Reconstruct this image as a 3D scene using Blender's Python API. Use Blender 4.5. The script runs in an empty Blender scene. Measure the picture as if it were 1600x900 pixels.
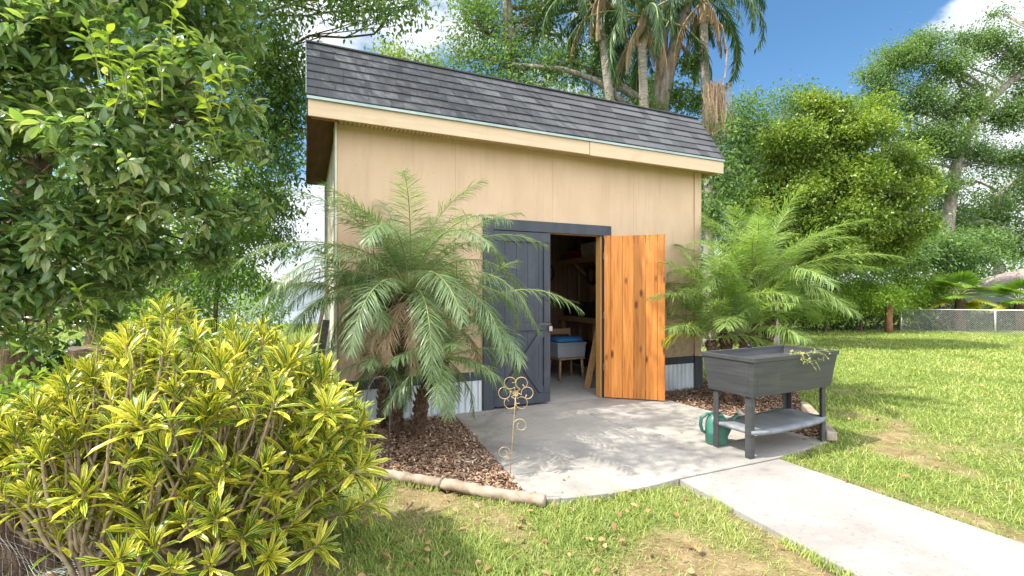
import bpy, bmesh, math, random
import numpy as np
from mathutils import Vector

# ------------------------------------------------------------------ camera, sky, sun, exposure
sc = bpy.context.scene
COL = sc.collection
CAM_H = 1.35
YAW = math.radians(23.9)
FPX = 732.0
HOR = 455.0
FW = np.array([math.sin(YAW), math.cos(YAW), 0.0])
RT = np.array([math.cos(YAW), -math.sin(YAW), 0.0])
cam_d = bpy.data.cameras.new('camera')
cam = bpy.data.objects.new('camera', cam_d)
COL.objects.link(cam)
cam.location = (0, 0, CAM_H)
cam.rotation_euler = (math.pi / 2, 0, -YAW)
cam_d.sensor_width = 36.0
cam_d.lens = 36.0 * FPX / 1600.0
cam_d.shift_y = (HOR - 450.0) / 1600.0
cam_d.clip_start = 0.05
cam_d.clip_end = 2000
sc.camera = cam

SUN_AZ = math.atan2(-0.99, 0.07)      # measured from +Y towards +X: the sun stands to the left, slightly behind the front wall
SUN_EL = math.radians(56)
sd = Vector((math.sin(SUN_AZ) * math.cos(SUN_EL), math.cos(SUN_AZ) * math.cos(SUN_EL), math.sin(SUN_EL)))
sl = bpy.data.lights.new('sun', 'SUN')
sl.energy = 5.0
sl.angle = math.radians(0.55)
sl.color = (1.0, 0.95, 0.86)
so = bpy.data.objects.new('sun', sl)
COL.objects.link(so)
so.rotation_euler = sd.to_track_quat('Z', 'Y').to_euler()
so.location = (0, 0, 30)

w = bpy.data.worlds.new('World')
sc.world = w
w.use_nodes = True
nt = w.node_tree
nt.nodes.clear()
wo = nt.nodes.new('ShaderNodeOutputWorld')
bg = nt.nodes.new('ShaderNodeBackground')
bg.inputs['Strength'].default_value = 0.15
sky = nt.nodes.new('ShaderNodeTexSky')
sky.sky_type = 'NISHITA'
sky.sun_disc = False
sky.sun_elevation = SUN_EL
sky.sun_rotation = SUN_AZ
sky.air_density = 1.0
sky.dust_density = 0.6
sky.ozone_density = 1.6
# clouds: noise on the sky direction
tc = nt.nodes.new('ShaderNodeTexCoord')
mp = nt.nodes.new('ShaderNodeMapping')
mp.inputs['Scale'].default_value = (1.0, 1.0, 2.2)
mp.inputs['Location'].default_value = (0.35, 0.1, 0.0)
nz = nt.nodes.new('ShaderNodeTexNoise')
nz.inputs['Scale'].default_value = 2.6
nz.inputs['Detail'].default_value = 9
nz.inputs['Roughness'].default_value = 0.58
nt.links.new(tc.outputs['Generated'], mp.inputs['Vector'])
nt.links.new(mp.outputs['Vector'], nz.inputs['Vector'])


def wmath(op, a, b=None, c=None):
    n = nt.nodes.new('ShaderNodeMath')
    n.operation = op
    for i, v in enumerate((a, b, c)):
        if v is None:
            continue
        if isinstance(v, (int, float)):
            n.inputs[i].default_value = v
        else:
            nt.links.new(v, n.inputs[i])
    return n.outputs[0]


def wdot(vec):
    n = nt.nodes.new('ShaderNodeVectorMath')
    n.operation = 'DOT_PRODUCT'
    nt.links.new(tc.outputs['Generated'], n.inputs[0])
    n.inputs[1].default_value = vec
    return n.outputs['Value']


def skydir(px, py):
    v = FW + RT * (px - 800) / FPX + np.array([0, 0, 1.0]) * (HOR - py) / FPX
    return tuple(v / np.linalg.norm(v))


def bank(px, py, inner, outer):
    mr = nt.nodes.new('ShaderNodeMapRange')
    mr.interpolation_type = 'SMOOTHSTEP'
    mr.inputs['From Min'].default_value = math.cos(math.radians(outer))
    mr.inputs['From Max'].default_value = math.cos(math.radians(inner))
    nt.links.new(wdot(skydir(px, py)), mr.inputs['Value'])
    return mr.outputs[0]


sep = nt.nodes.new('ShaderNodeSeparateXYZ')
nt.links.new(tc.outputs['Generated'], sep.inputs[0])
hz = nt.nodes.new('ShaderNodeMapRange')
hz.interpolation_type = 'SMOOTHSTEP'
hz.inputs['From Min'].default_value = 0.34
hz.inputs['From Max'].default_value = 0.0
nt.links.new(sep.outputs['Z'], hz.inputs['Value'])
# unseen cloud field added behind the camera to fill-light the shaded shed front
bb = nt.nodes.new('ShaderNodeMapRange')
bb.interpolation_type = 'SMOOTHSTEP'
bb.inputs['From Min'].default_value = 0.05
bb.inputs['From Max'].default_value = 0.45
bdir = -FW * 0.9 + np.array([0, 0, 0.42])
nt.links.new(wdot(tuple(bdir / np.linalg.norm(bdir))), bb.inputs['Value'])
fillbank = bb.outputs[0]
bias = wmath('MULTIPLY', hz.outputs[0], 0.20)
bias = wmath('MULTIPLY_ADD', bank(1660, 170, 3, 18), 0.30, bias)
bias = wmath('MULTIPLY_ADD', bank(440, 150, 6, 24), 0.16, bias)
bias = wmath('MULTIPLY_ADD', bank(900, -60, 4, 16), 0.10, bias)
bias = wmath('MULTIPLY_ADD', bank(1260, 90, 4, 14), -0.2, bias)
bias = wmath('MULTIPLY_ADD', fillbank, 0.45, bias)
dens = wmath('ADD', nz.outputs['Fac'], bias)
cr = nt.nodes.new('ShaderNodeMapRange')
cr.interpolation_type = 'SMOOTHSTEP'
cr.inputs['From Min'].default_value = 0.60
cr.inputs['From Max'].default_value = 0.74
nt.links.new(dens, cr.inputs['Value'])
nz2 = nt.nodes.new('ShaderNodeTexNoise')
nz2.inputs['Scale'].default_value = 7.0
nz2.inputs['Detail'].default_value = 6
nt.links.new(tc.outputs['Generated'], nz2.inputs['Vector'])
ccol = nt.nodes.new('ShaderNodeMix')
ccol.data_type = 'RGBA'
ccol.inputs['A'].default_value = (3.7, 4.0, 4.7, 1)
ccol.inputs['B'].default_value = (6.6, 6.7, 6.9, 1)
nt.links.new(nz2.outputs['Fac'], ccol.inputs['Factor'])
hsv = nt.nodes.new('ShaderNodeHueSaturation')
hsv.inputs['Saturation'].default_value = 1.22
hsv.inputs['Value'].default_value = 0.80
hsv.inputs['Hue'].default_value = 0.495
nt.links.new(sky.outputs[0], hsv.inputs['Color'])
smix = nt.nodes.new('ShaderNodeMix')
smix.data_type = 'RGBA'
nt.links.new(cr.outputs[0], smix.inputs['Factor'])
nt.links.new(hsv.outputs['Color'], smix.inputs['A'])
cbr = nt.nodes.new('ShaderNodeVectorMath')
cbr.operation = 'SCALE'
nt.links.new(ccol.outputs['Result'], cbr.inputs[0])
nt.links.new(wmath('MULTIPLY_ADD', fillbank, 1.3, 0.9), cbr.inputs['Scale'])  # clouds in the added fill field are brightened beyond the rest
nt.links.new(cbr.outputs[0], smix.inputs['B'])
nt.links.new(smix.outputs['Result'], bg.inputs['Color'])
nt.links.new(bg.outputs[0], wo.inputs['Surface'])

sc.view_settings.view_transform = 'Standard'
sc.view_settings.look = 'None'
sc.view_settings.gamma = 1.0
sc.view_settings.exposure = 0.80
sc.render.engine = 'CYCLES'
sc.cycles.max_bounces = 8
sc.cycles.transparent_max_bounces = 8
sc.cycles.diffuse_bounces = 4
sc.cycles.use_denoising = True

rng = np.random.default_rng(11)
random.seed(5)

# ------------------------------------------------------------------ coordinate helpers


def W3(px, py, z):
    """world point seen at pixel (px,py) of the 1600x900 photo at depth z metres"""
    return FW * z + RT * ((px - 800) / FPX * z) + np.array([0, 0, CAM_H + (HOR - py) / FPX * z])


def G(px, py, Z=0.0):
    z = FPX * (CAM_H - Z) / (py - HOR)
    p = W3(px, py, z)
    return np.array([p[0], p[1], Z])


def smooth(t):
    t = np.clip(t, 0, 1)
    return t * t * (3 - 2 * t)


def gz(x, y):
    zd = x * FW[0] + y * FW[1]
    return -0.035 - 0.24 * smooth((zd - 7) / 11.0)


def vnoise(x, y, seed=0):
    xi = np.floor(x).astype(np.int64)
    yi = np.floor(y).astype(np.int64)
    xf = x - xi
    yf = y - yi

    def h(a, b):
        n = (a * 374761393 + b * 668265263 + seed * 974634777) & 0xffffffff
        n = ((n ^ (n >> 13)) * 1274126177) & 0xffffffff
        return ((n ^ (n >> 16)) & 0xffff) / 65535.0
    u = xf * xf * (3 - 2 * xf)
    v = yf * yf * (3 - 2 * yf)
    return (h(xi, yi) * (1 - u) + h(xi + 1, yi) * u) * (1 - v) + (h(xi, yi + 1) * (1 - u) + h(xi + 1, yi + 1) * u) * v


def noise3(p, f, seed=0):
    x, y, z = p[:, 0] * f, p[:, 1] * f, p[:, 2] * f
    return (vnoise(x + z * 0.7, y - z * 0.4, seed) + vnoise(y + x * 0.3 + 7, z + x * 0.5, seed + 5) + vnoise(z - y * 0.6 + 3, x + 11, seed + 9)) / 3


def fbm(x, y, seed=0):
    return 0.5 * vnoise(x, y, seed) + 0.3 * vnoise(x * 2.1, y * 2.1, seed + 1) + 0.2 * vnoise(x * 4.3, y * 4.3, seed + 2)


def inpoly(x, y, poly):
    ins = np.zeros(x.shape, bool)
    n = len(poly)
    for i in range(n):
        x1, y1 = poly[i][0], poly[i][1]
        x2, y2 = poly[(i + 1) % n][0], poly[(i + 1) % n][1]
        c = ((y1 > y) != (y2 > y))
        with np.errstate(divide='ignore', invalid='ignore'):
            xin = (x2 - x1) * (y - y1) / (y2 - y1 + 1e-12) + x1
        ins ^= c & (x < xin)
    return ins


# ------------------------------------------------------------------ materials
def new_mat(name):
    m = bpy.data.materials.new(name)
    m.use_nodes = True
    t = m.node_tree
    t.nodes.clear()
    o = t.nodes.new('ShaderNodeOutputMaterial')
    return m, t, o


def lnk(t, a, b):
    t.links.new(a, b)


def ramp(t, fac, stops):
    r = t.nodes.new('ShaderNodeValToRGB')
    e = r.color_ramp.elements
    while len(e) < len(stops):
        e.new(0.5)
    for i, (p, c) in enumerate(stops):
        e[i].position = p
        e[i].color = (c[0], c[1], c[2], 1)
    lnk(t, fac, r.inputs['Fac'])
    return r.outputs['Color']


def noise(t, scale, detail=5, rough=0.55, stretch=(1, 1, 1), vec=None, dist=0.0):
    if vec is None:
        vec = t.nodes.new('ShaderNodeTexCoord').outputs['Object']
    m = t.nodes.new('ShaderNodeMapping')
    m.inputs['Scale'].default_value = stretch
    lnk(t, vec, m.inputs['Vector'])
    n = t.nodes.new('ShaderNodeTexNoise')
    n.inputs['Scale'].default_value = scale
    n.inputs['Detail'].default_value = detail
    n.inputs['Roughness'].default_value = rough
    n.inputs['Distortion'].default_value = dist
    lnk(t, m.outputs[0], n.inputs['Vector'])
    return n.outputs['Fac']


def tmath(t, op, a, b=None, c=None, clamp=False):
    n = t.nodes.new('ShaderNodeMath')
    n.operation = op
    n.use_clamp = clamp
    for i, v in enumerate((a, b, c)):
        if v is None:
            continue
        if isinstance(v, (int, float)):
            n.inputs[i].default_value = v
        else:
            lnk(t, v, n.inputs[i])
    return n.outputs[0]


def mixc(t, f, a, b, mode='MIX'):
    n = t.nodes.new('ShaderNodeMix')
    n.data_type = 'RGBA'
    n.blend_type = mode
    if isinstance(f, (int, float)):
        n.inputs['Factor'].default_value = f
    else:
        lnk(t, f, n.inputs['Factor'])
    for k, v in (('A', a), ('B', b)):
        if isinstance(v, tuple):
            n.inputs[k].default_value = (v[0], v[1], v[2], 1)
        else:
            lnk(t, v, n.inputs[k])
    return n.outputs['Result']


def island(t):
    return t.nodes.new('ShaderNodeNewGeometry').outputs['Random Per Island']


def bumpn(t, h, strength=0.3, dist=0.01):
    b = t.nodes.new('ShaderNodeBump')
    b.inputs['Strength'].default_value = strength
    b.inputs['Distance'].default_value = dist
    lnk(t, h, b.inputs['Height'])
    return b.outputs['Normal']


def surf(name, stops, scale=4, detail=6, rough=0.7, bump=0.3, bscale=40, bdist=0.004, stretch=(1, 1, 1), metallic=0.0,
         isl=0.0, stain=None, spec=0.3, roughvar=0.0):
    """general procedural surface: colour ramp over noise, optional per-piece variation, optional stains"""
    m, t, o = new_mat(name)
    p = t.nodes.new('ShaderNodeBsdfPrincipled')
    c = ramp(t, noise(t, scale, detail, stretch=stretch), stops)
    if isl:
        v = tmath(t, 'MULTIPLY_ADD', island(t), 2 * isl, 1 - isl)
        cc = t.nodes.new('ShaderNodeCombineXYZ')
        for i in range(3):
            lnk(t, v, cc.inputs[i])
        c = mixc(t, 1.0, c, cc.outputs[0], 'MULTIPLY')
    if stain:
        sc_, lo, hi, col, st = stain
        f = t.nodes.new('ShaderNodeMapRange')
        f.inputs['From Min'].default_value = lo
        f.inputs['From Max'].default_value = hi
        f.inputs['To Max'].default_value = st
        lnk(t, noise(t, sc_, 7, 0.65), f.inputs['Value'])
        c = mixc(t, f.outputs[0], c, col)
    lnk(t, c, p.inputs['Base Color'])
    p.inputs['Roughness'].default_value = rough
    p.inputs['Metallic'].default_value = metallic
    p.inputs['Specular IOR Level'].default_value = spec
    if roughvar:
        lnk(t, tmath(t, 'MULTIPLY_ADD', noise(t, scale * 1.7, 4), roughvar, rough - roughvar / 2), p.inputs['Roughness'])
    if bump:
        lnk(t, bumpn(t, noise(t, bscale, 5, stretch=stretch), bump, bdist), p.inputs['Normal'])
    lnk(t, p.outputs[0], o.inputs['Surface'])
    return m


def leafmat(name, cols, trans=0.35, rough=0.45, hue_noise=1.3, gloss=0.35, midrib=None):
    """leaf: colour per leaf (random per island) plus clump-scale variation, translucent"""
    m, t, o = new_mat(name)
    r = island(t)
    n = noise(t, hue_noise, 3)
    f = tmath(t, 'ADD', tmath(t, 'MULTIPLY', r, 0.62), tmath(t, 'MULTIPLY_ADD', n, 0.9, -0.27), clamp=True)
    k = len(cols)
    c = ramp(t, f, [(i / (k - 1), cols[i]) for i in range(k)])
    if midrib:
        uv = t.nodes.new('ShaderNodeUVMap')
        s = t.nodes.new('ShaderNodeSeparateXYZ')
        lnk(t, uv.outputs[0], s.inputs[0])
        d = tmath(t, 'ABSOLUTE', tmath(t, 'SUBTRACT', s.outputs[0], 0.5))
        mk = tmath(t, 'LESS_THAN', d, 0.05)
        c = mixc(t, mk, c, midrib)
    p = t.nodes.new('ShaderNodeBsdfPrincipled')
    lnk(t, c, p.inputs['Base Color'])
    p.inputs['Roughness'].default_value = rough
    p.inputs['Specular IOR Level'].default_value = gloss
    tr = t.nodes.new('ShaderNodeBsdfTranslucent')
    tcx = mixc(t, 1.0, c, (1.25, 1.35, 0.55), 'MULTIPLY')
    lnk(t, tcx, tr.inputs['Color'])
    mx = t.nodes.new('ShaderNodeMixShader')
    mx.inputs[0].default_value = trans
    lnk(t, p.outputs[0], mx.inputs[1])
    lnk(t, tr.outputs[0], mx.inputs[2])
    lnk(t, mx.outputs[0], o.inputs['Surface'])
    return m


# ------------------------------------------------------------------ mesh building
ORG = {}


def origin_of(parent):
    return ORG.get(parent.name, np.zeros(3)) if parent is not None else np.zeros(3)


def props(o, label=None, cat=None, group=None, kind=None):
    if label:
        o['label'] = label
    if cat:
        o['category'] = cat
    if group:
        o['group'] = group
    if kind:
        o['kind'] = kind
    return o


def thing(name, loc, label, cat, group=None):
    o = bpy.data.objects.new(name, None)
    COL.objects.link(o)
    o.location = tuple(float(v) for v in loc)
    o.empty_display_size = 0.1
    ORG[o.name] = np.array(loc, float)
    return props(o, label, cat, group)


class Acc:
    """accumulates geometry (world coordinates) and links it as ONE mesh object"""

    def __init__(self):
        self.V = []
        self.F = []
        self.n = 0

    def add(self, verts, faces, uv=None, mi=0):
        verts = np.asarray(verts, np.float64).reshape(-1, 3)
        faces = np.asarray(faces, np.int64)
        self.V.append(verts)
        self.F.append((faces + self.n, uv, mi))
        self.n += len(verts)

    def box(self, lo, hi, mi=0):
        x0, y0, z0 = lo
        x1, y1, z1 = hi
        v = [(x0, y0, z0), (x1, y0, z0), (x1, y1, z0), (x0, y1, z0), (x0, y0, z1), (x1, y0, z1), (x1, y1, z1), (x0, y1, z1)]
        self.add(v, [(0, 3, 2, 1), (4, 5, 6, 7), (0, 1, 5, 4), (1, 2, 6, 5), (2, 3, 7, 6), (3, 0, 4, 7)], mi=mi)
        return self

    def obox(self, c, ax, ay, az, hx, hy, hz, mi=0):
        """oriented box: centre c, unit axes, half sizes"""
        c, ax, ay, az = (np.array(k, float) for k in (c, ax, ay, az))
        v = []
        for sz in (-1, 1):
            for sx, sy in ((-1, -1), (1, -1), (1, 1), (-1, 1)):
                v.append(c + ax * hx * sx + ay * hy * sy + az * hz * sz)
        self.add(v, [(0, 3, 2, 1), (4, 5, 6, 7), (0, 1, 5, 4), (1, 2, 6, 5), (2, 3, 7, 6), (3, 0, 4, 7)], mi=mi)
        return self

    def bar(self, a, b, wdt, thk, up=(0, 0, 1), mi=0):
        a, b, up = np.array(a, float), np.array(b, float), np.array(up, float)
        d = b - a
        L = np.linalg.norm(d)
        d /= L
        s = np.cross(d, up)
        s /= np.linalg.norm(s)
        u = np.cross(s, d)
        return self.obox((a + b) / 2, d, s, u, L / 2, wdt / 2, thk / 2, mi)

    def prism(self, poly, z0, z1, mi=0):
        """vertical prism over a simple polygon"""
        from mathutils.geometry import tessellate_polygon
        n = len(poly)
        area = sum(poly[i][0] * poly[(i + 1) % n][1] - poly[(i + 1) % n][0] * poly[i][1] for i in range(n))
        if area < 0:
            poly = poly[::-1]
        tris = tessellate_polygon([[Vector((p[0], p[1], 0)) for p in poly]])
        v = [(p[0], p[1], z0) for p in poly] + [(p[0], p[1], z1) for p in poly]
        base = self.n
        vv = np.array(v, float)
        top = []
        for tr in tris:
            a, b, c = tr
            cr = (poly[b][0] - poly[a][0]) * (poly[c][1] - poly[a][1]) - (poly[b][1] - poly[a][1]) * (poly[c][0] - poly[a][0])
            if cr < 0:
                a, c = c, a
            top.append((a, b, c))
        self.V.append(vv)
        self.F.append((np.array([(a + n, b + n, c + n) for a, b, c in top]) + base, None, mi))
        self.F.append((np.array([(c, b, a) for a, b, c in top]) + base, None, mi))
        self.F.append((np.array([(i, (i + 1) % n, (i + 1) % n + n, i + n) for i in range(n)]) + base, None, mi))
        self.n += 2 * n
        return self

    def tube(self, pts, rad, sides=8, mi=0, cap=True, wob=0.0):
        pts = np.array(pts, float)
        n = len(pts)
        rad = np.broadcast_to(np.array(rad, float), (n,)) if np.ndim(rad) == 0 else np.array(rad, float)
        tan = np.gradient(pts, axis=0)
        tan /= np.linalg.norm(tan, axis=1)[:, None] + 1e-12
        ref = np.array([0.0, 0, 1]) if abs(tan[0][2]) < 0.9 else np.array([1.0, 0, 0])
        u = np.cross(tan[0], ref)
        u /= np.linalg.norm(u)
        rings = []
        ang = np.arange(sides) / sides * 2 * np.pi
        for i in range(n):
            u = u - tan[i] * np.dot(u, tan[i])
            u /= np.linalg.norm(u)
            v = np.cross(tan[i], u)
            rr = rad[i] * (1 + wob * (rng.random(sides) - 0.5)) if wob else rad[i]
            rings.append(pts[i] + (np.cos(ang) * rr)[:, None] * u + (np.sin(ang) * rr)[:, None] * v)
        V = np.concatenate(rings)
        i = np.arange(n - 1)[:, None] * sides
        j = np.arange(sides)[None, :]
        k = (j + 1) % sides
        F = np.stack([i + j, i + k, i + k + sides, i + j + sides], -1).reshape(-1, 4)
        uu = np.stack([j / sides + 0 * i, (i / sides) / n + 0 * j], -1).reshape(-1, 2)
        base = self.n
        self.V.append(V)
        self.F.append((F + base, None, mi))
        self.n += len(V)
        if cap:
            for off, rev in ((0, True), ((n - 1) * sides, False)):
                c = len(pts) and (pts[0] if off == 0 else pts[-1])
                self.V.append(np.array([c]))
                a = np.arange(sides) + off + base
                b = (np.arange(sides) + 1) % sides + off + base
                cc = np.full(sides, self.n)
                self.F.append((np.stack([b, a, cc] if rev else [a, b, cc], -1), None, mi))
                self.n += 1
        return self

    def lathe(self, c, prof, sides=24, mi=0, sx=1.0, sy=1.0):
        c = np.array(c, float)
        ang = np.arange(sides) / sides * 2 * np.pi
        V = np.concatenate([c + np.stack([np.cos(ang) * r * sx, np.sin(ang) * r * sy, np.full(sides, z)], -1) for r, z in prof])
        n = len(prof)
        i = np.arange(n - 1)[:, None] * sides
        j = np.arange(sides)[None, :]
        k = (j + 1) % sides
        F = np.stack([i + j, i + k, i + k + sides, i + j + sides], -1).reshape(-1, 4)
        self.add(V, F, mi=mi)
        return self

    def leaves(self, T, P, D, N, L, Wd, mi=0):
        """many copies of a leaf template T=(verts[u,v,h], faces, uv)"""
        tv, tf, tuv = T
        P, D, N = np.asarray(P, float), np.asarray(D, float), np.asarray(N, float)
        D = D / (np.linalg.norm(D, axis=1)[:, None] + 1e-9)
        S = np.cross(D, N)
        S /= np.linalg.norm(S, axis=1)[:, None] + 1e-9
        N = np.cross(S, D)
        n = len(P)
        L = np.broadcast_to(L, (n,))
        Wd = np.broadcast_to(Wd, (n,))
        V = (P[:, None, :] + tv[None, :, 0, None] * Wd[:, None, None] * S[:, None, :]
             + tv[None, :, 1, None] * L[:, None, None] * D[:, None, :]
             + tv[None, :, 2, None] * L[:, None, None] * N[:, None, :]).reshape(-1, 3)
        k = len(tv)
        base = self.n
        self.V.append(V)
        self.n += len(V)
        for f in tf:
            f = np.array(f)
            FF = (np.arange(n) * k)[:, None] + f[None, :] + base
            uv = np.tile(tuv[f], (n, 1))
            self.F.append((FF, uv, mi))
        return V

    def build(self, name, mats, parent=None, smooth_=None, bevel=0.0, label=None, cat=None, group=None, kind=None, org=None):
        V = np.concatenate(self.V)
        if parent is not None:
            og = origin_of(parent)
        elif org is not None:
            og = np.array(org, float)
        else:
            og = np.zeros(3)
        me = bpy.data.meshes.new(name)
        me.vertices.add(len(V))
        me.vertices.foreach_set('co', (V - og).astype(np.float32).ravel())
        li = np.concatenate([f.ravel() for f, _, _ in self.F])
        ls = np.concatenate([np.full(len(f), f.shape[1]) for f, _, _ in self.F])
        mi = np.concatenate([np.full(len(f), m) for f, _, m in self.F])
        me.loops.add(len(li))
        me.loops.foreach_set('vertex_index', li.astype(np.int32))
        me.polygons.add(len(ls))
        st = np.concatenate([[0], np.cumsum(ls)[:-1]])
        me.polygons.foreach_set('loop_start', st.astype(np.int32))
        me.polygons.foreach_set('material_index', mi.astype(np.int32))
        if any(u is not None for _, u, _ in self.F):
            uv = np.concatenate([u.reshape(-1, 2) if u is not None else np.zeros((f.size, 2)) for f, u, _ in self.F])
            l = me.uv_layers.new(name='UVMap')
            l.data.foreach_set('uv', uv.astype(np.float32).ravel())
        me.update(calc_edges=True)
        me.validate()
        if smooth_ is None:
            smooth_ = any(u is not None for _, u, _ in self.F)
        me.polygons.foreach_set('use_smooth', np.full(len(ls), bool(smooth_)))
        for m in (mats if isinstance(mats, (list, tuple)) else [mats]):
            me.materials.append(m)
        o = bpy.data.objects.new(name, me)
        COL.objects.link(o)
        if parent is not None:
            o.parent = parent
        else:
            o.location = tuple(og)
        ORG[o.name] = og.copy()
        if bevel:
            b = o.modifiers.new('bevel', 'BEVEL')
            b.width = bevel
            b.segments = 2
            b.limit_method = 'ANGLE'
            b.angle_limit = math.radians(40)
        return props(o, label, cat, group, kind)


def tmpl(rows, vs, hs, fold=0.0, ws=None):
    """leaf template from half-width rows; first/last may be 0 (point)"""
    v = []
    uv = []
    idx = []
    for r, y, h in zip(rows, vs, hs):
        if r == 0:
            idx.append((len(v),))
            v.append((0, y, h))
            uv.append((0.5, y))
        elif fold:
            idx.append((len(v), len(v) + 1, len(v) + 2))
            v += [(-r, y, h + fold * r), (0, y, h), (r, y, h + fold * r)]
            uv += [(0, y), (0.5, y), (1, y)]
        else:
            idx.append((len(v), len(v) + 1))
            v += [(-r, y, h), (r, y, h)]
            uv += [(0, y), (1, y)]
    f = []
    for a, b in zip(idx[:-1], idx[1:]):
        if len(a) == 1 and len(b) == 1:
            continue
        if len(a) == 1:
            for i in range(len(b) - 1):
                f.append((a[0], b[i + 1], b[i]))
        elif len(b) == 1:
            for i in range(len(a) - 1):
                f.append((a[i], a[i + 1], b[0]))
        else:
            for i in range(len(a) - 1):
                f.append((a[i], a[i + 1], b[i + 1], b[i]))
    return np.array(v, float), f, np.array(uv, float)


T_BROAD = tmpl([0.04, 0.42, 0.5, 0.3, 0], [0, 0.25, 0.5, 0.78, 1.0], [0, 0.03, 0.02, -0.05, -0.16], fold=0.13)
T_MID = tmpl([0, 0.5, 0.38, 0], [0, 0.35, 0.7, 1.0], [0, 0.02, -0.02, -0.12], fold=0.15)
T_SIMPLE = tmpl([0, 0.5, 0], [0, 0.45, 1.0], [0, 0.03, -0.08], fold=0.25)
T_FLAT = tmpl([0, 0.5, 0], [0, 0.5, 1.0], [0, 0.05, -0.05])
T_LFLT = tmpl([0.25, 0.5, 0.38, 0], [0, 0.3, 0.68, 1.0], [0, -0.005, -0.10, -0.27])
T_LFLT_S = tmpl([0.25, 0.5, 0.4, 0], [0, 0.3, 0.68, 1.0], [0, 0.0, -0.03, -0.08])
T_CROT = tmpl([0.12, 0.40, 0.5, 0.42, 0], [0, 0.28, 0.55, 0.82, 1.0], [0, 0.03, 0.03, -0.01, -0.09], fold=0.055)
T_BLADE = tmpl([0.5, 0.4, 0], [0, 0.5, 1.0], [0, 0.02, -0.12])
T_CHIP = tmpl([0.3, 0.5, 0.2], [0, 0.55, 1.0], [0, 0.08, 0.0])


def unit(v):
    v = np.asarray(v, float)
    return v / (np.linalg.norm(v, axis=-1, keepdims=True) + 1e-9)


def randdir(n):
    return unit(rng.normal(size=(n, 3)))

# ------------------------------------------------------------------ materials list
def concrete(name, base, dark, stains=0.5, marks=True):
    m, t, o = new_mat(name)
    p = t.nodes.new('ShaderNodeBsdfPrincipled')
    c = ramp(t, noise(t, 1.3, 8, 0.62), [(0.3, tuple(v * 0.86 for v in base)), (0.55, base), (0.75, tuple(v * 1.05 for v in base))])
    f = t.nodes.new('ShaderNodeMapRange')
    f.inputs['From Min'].default_value = 0.47
    f.inputs['From Max'].default_value = 0.70
    f.inputs['To Max'].default_value = stains
    lnk(t, noise(t, 0.9, 9, 0.68, dist=0.6), f.inputs['Value'])
    c = mixc(t, f.outputs[0], c, dark)
    g = t.nodes.new('ShaderNodeMapRange')
    g.inputs['From Min'].default_value = 0.56
    g.inputs['From Max'].default_value = 0.68
    g.inputs['To Max'].default_value = 0.6
    lnk(t, noise(t, 22, 5, 0.7), g.inputs['Value'])
    c = mixc(t, g.outputs[0], c, tuple(v * 0.55 for v in base))
    # hairline cracks
    vc = t.nodes.new('ShaderNodeTexVoronoi')
    vc.feature = 'DISTANCE_TO_EDGE'
    vc.inputs['Scale'].default_value = 0.55
    wv = t.nodes.new('ShaderNodeTexCoord').outputs['Object']
    nw = t.nodes.new('ShaderNodeTexNoise')
    nw.inputs['Scale'].default_value = 5
    nw.inputs['Detail'].default_value = 6
    lnk(t, wv, nw.inputs['Vector'])
    va = t.nodes.new('ShaderNodeVectorMath')
    va.operation = 'MULTIPLY_ADD'
    lnk(t, nw.outputs['Color'], va.inputs[0])
    va.inputs[1].default_value = (0.3, 0.3, 0.3)
    lnk(t, wv, va.inputs[2])
    lnk(t, va.outputs[0], vc.inputs['Vector'])
    ck = tmath(t, 'MULTIPLY', tmath(t, 'LESS_THAN', vc.outputs['Distance'], 0.0035), tmath(t, 'GREATER_THAN', noise(t, 1.1, 2), 0.53))
    c = mixc(t, tmath(t, 'MULTIPLY', ck, 0.55), c, (0.07, 0.065, 0.06))
    gr = t.nodes.new('ShaderNodeMapRange')
    gr.inputs['From Min'].default_value = 0.35
    gr.inputs['From Max'].default_value = 0.7
    gr.inputs['To Min'].default_value = 0.90
    gr.inputs['To Max'].default_value = 1.06
    lnk(t, noise(t, 160, 3, 0.7), gr.inputs['Value'])
    cc = t.nodes.new('ShaderNodeCombineXYZ')
    for i in range(3):
        lnk(t, gr.outputs[0], cc.inputs[i])
    c = mixc(t, 1.0, c, cc.outputs[0], 'MULTIPLY')
    lnk(t, c, p.inputs['Base Color'])
    p.inputs['Roughness'].default_value = 0.88
    p.inputs['Specular IOR Level'].default_value = 0.25
    hb = tmath(t, 'ADD', tmath(t, 'MULTIPLY', noise(t, 60, 6, 0.7), 0.6), noise(t, 6, 5))
    lnk(t, bumpn(t, hb, 0.35, 0.006), p.inputs['Normal'])
    lnk(t, p.outputs[0], o.inputs['Surface'])
    return m


M_slab = concrete('concrete_patio', (0.36, 0.335, 0.30), (0.14, 0.135, 0.125), 0.85)
M_path = concrete('concrete_path', (0.31, 0.293, 0.272), (0.17, 0.148, 0.13), 0.75)
M_floor = concrete('concrete_floor', (0.38, 0.365, 0.34), (0.2, 0.19, 0.18), 0.6)


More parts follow.
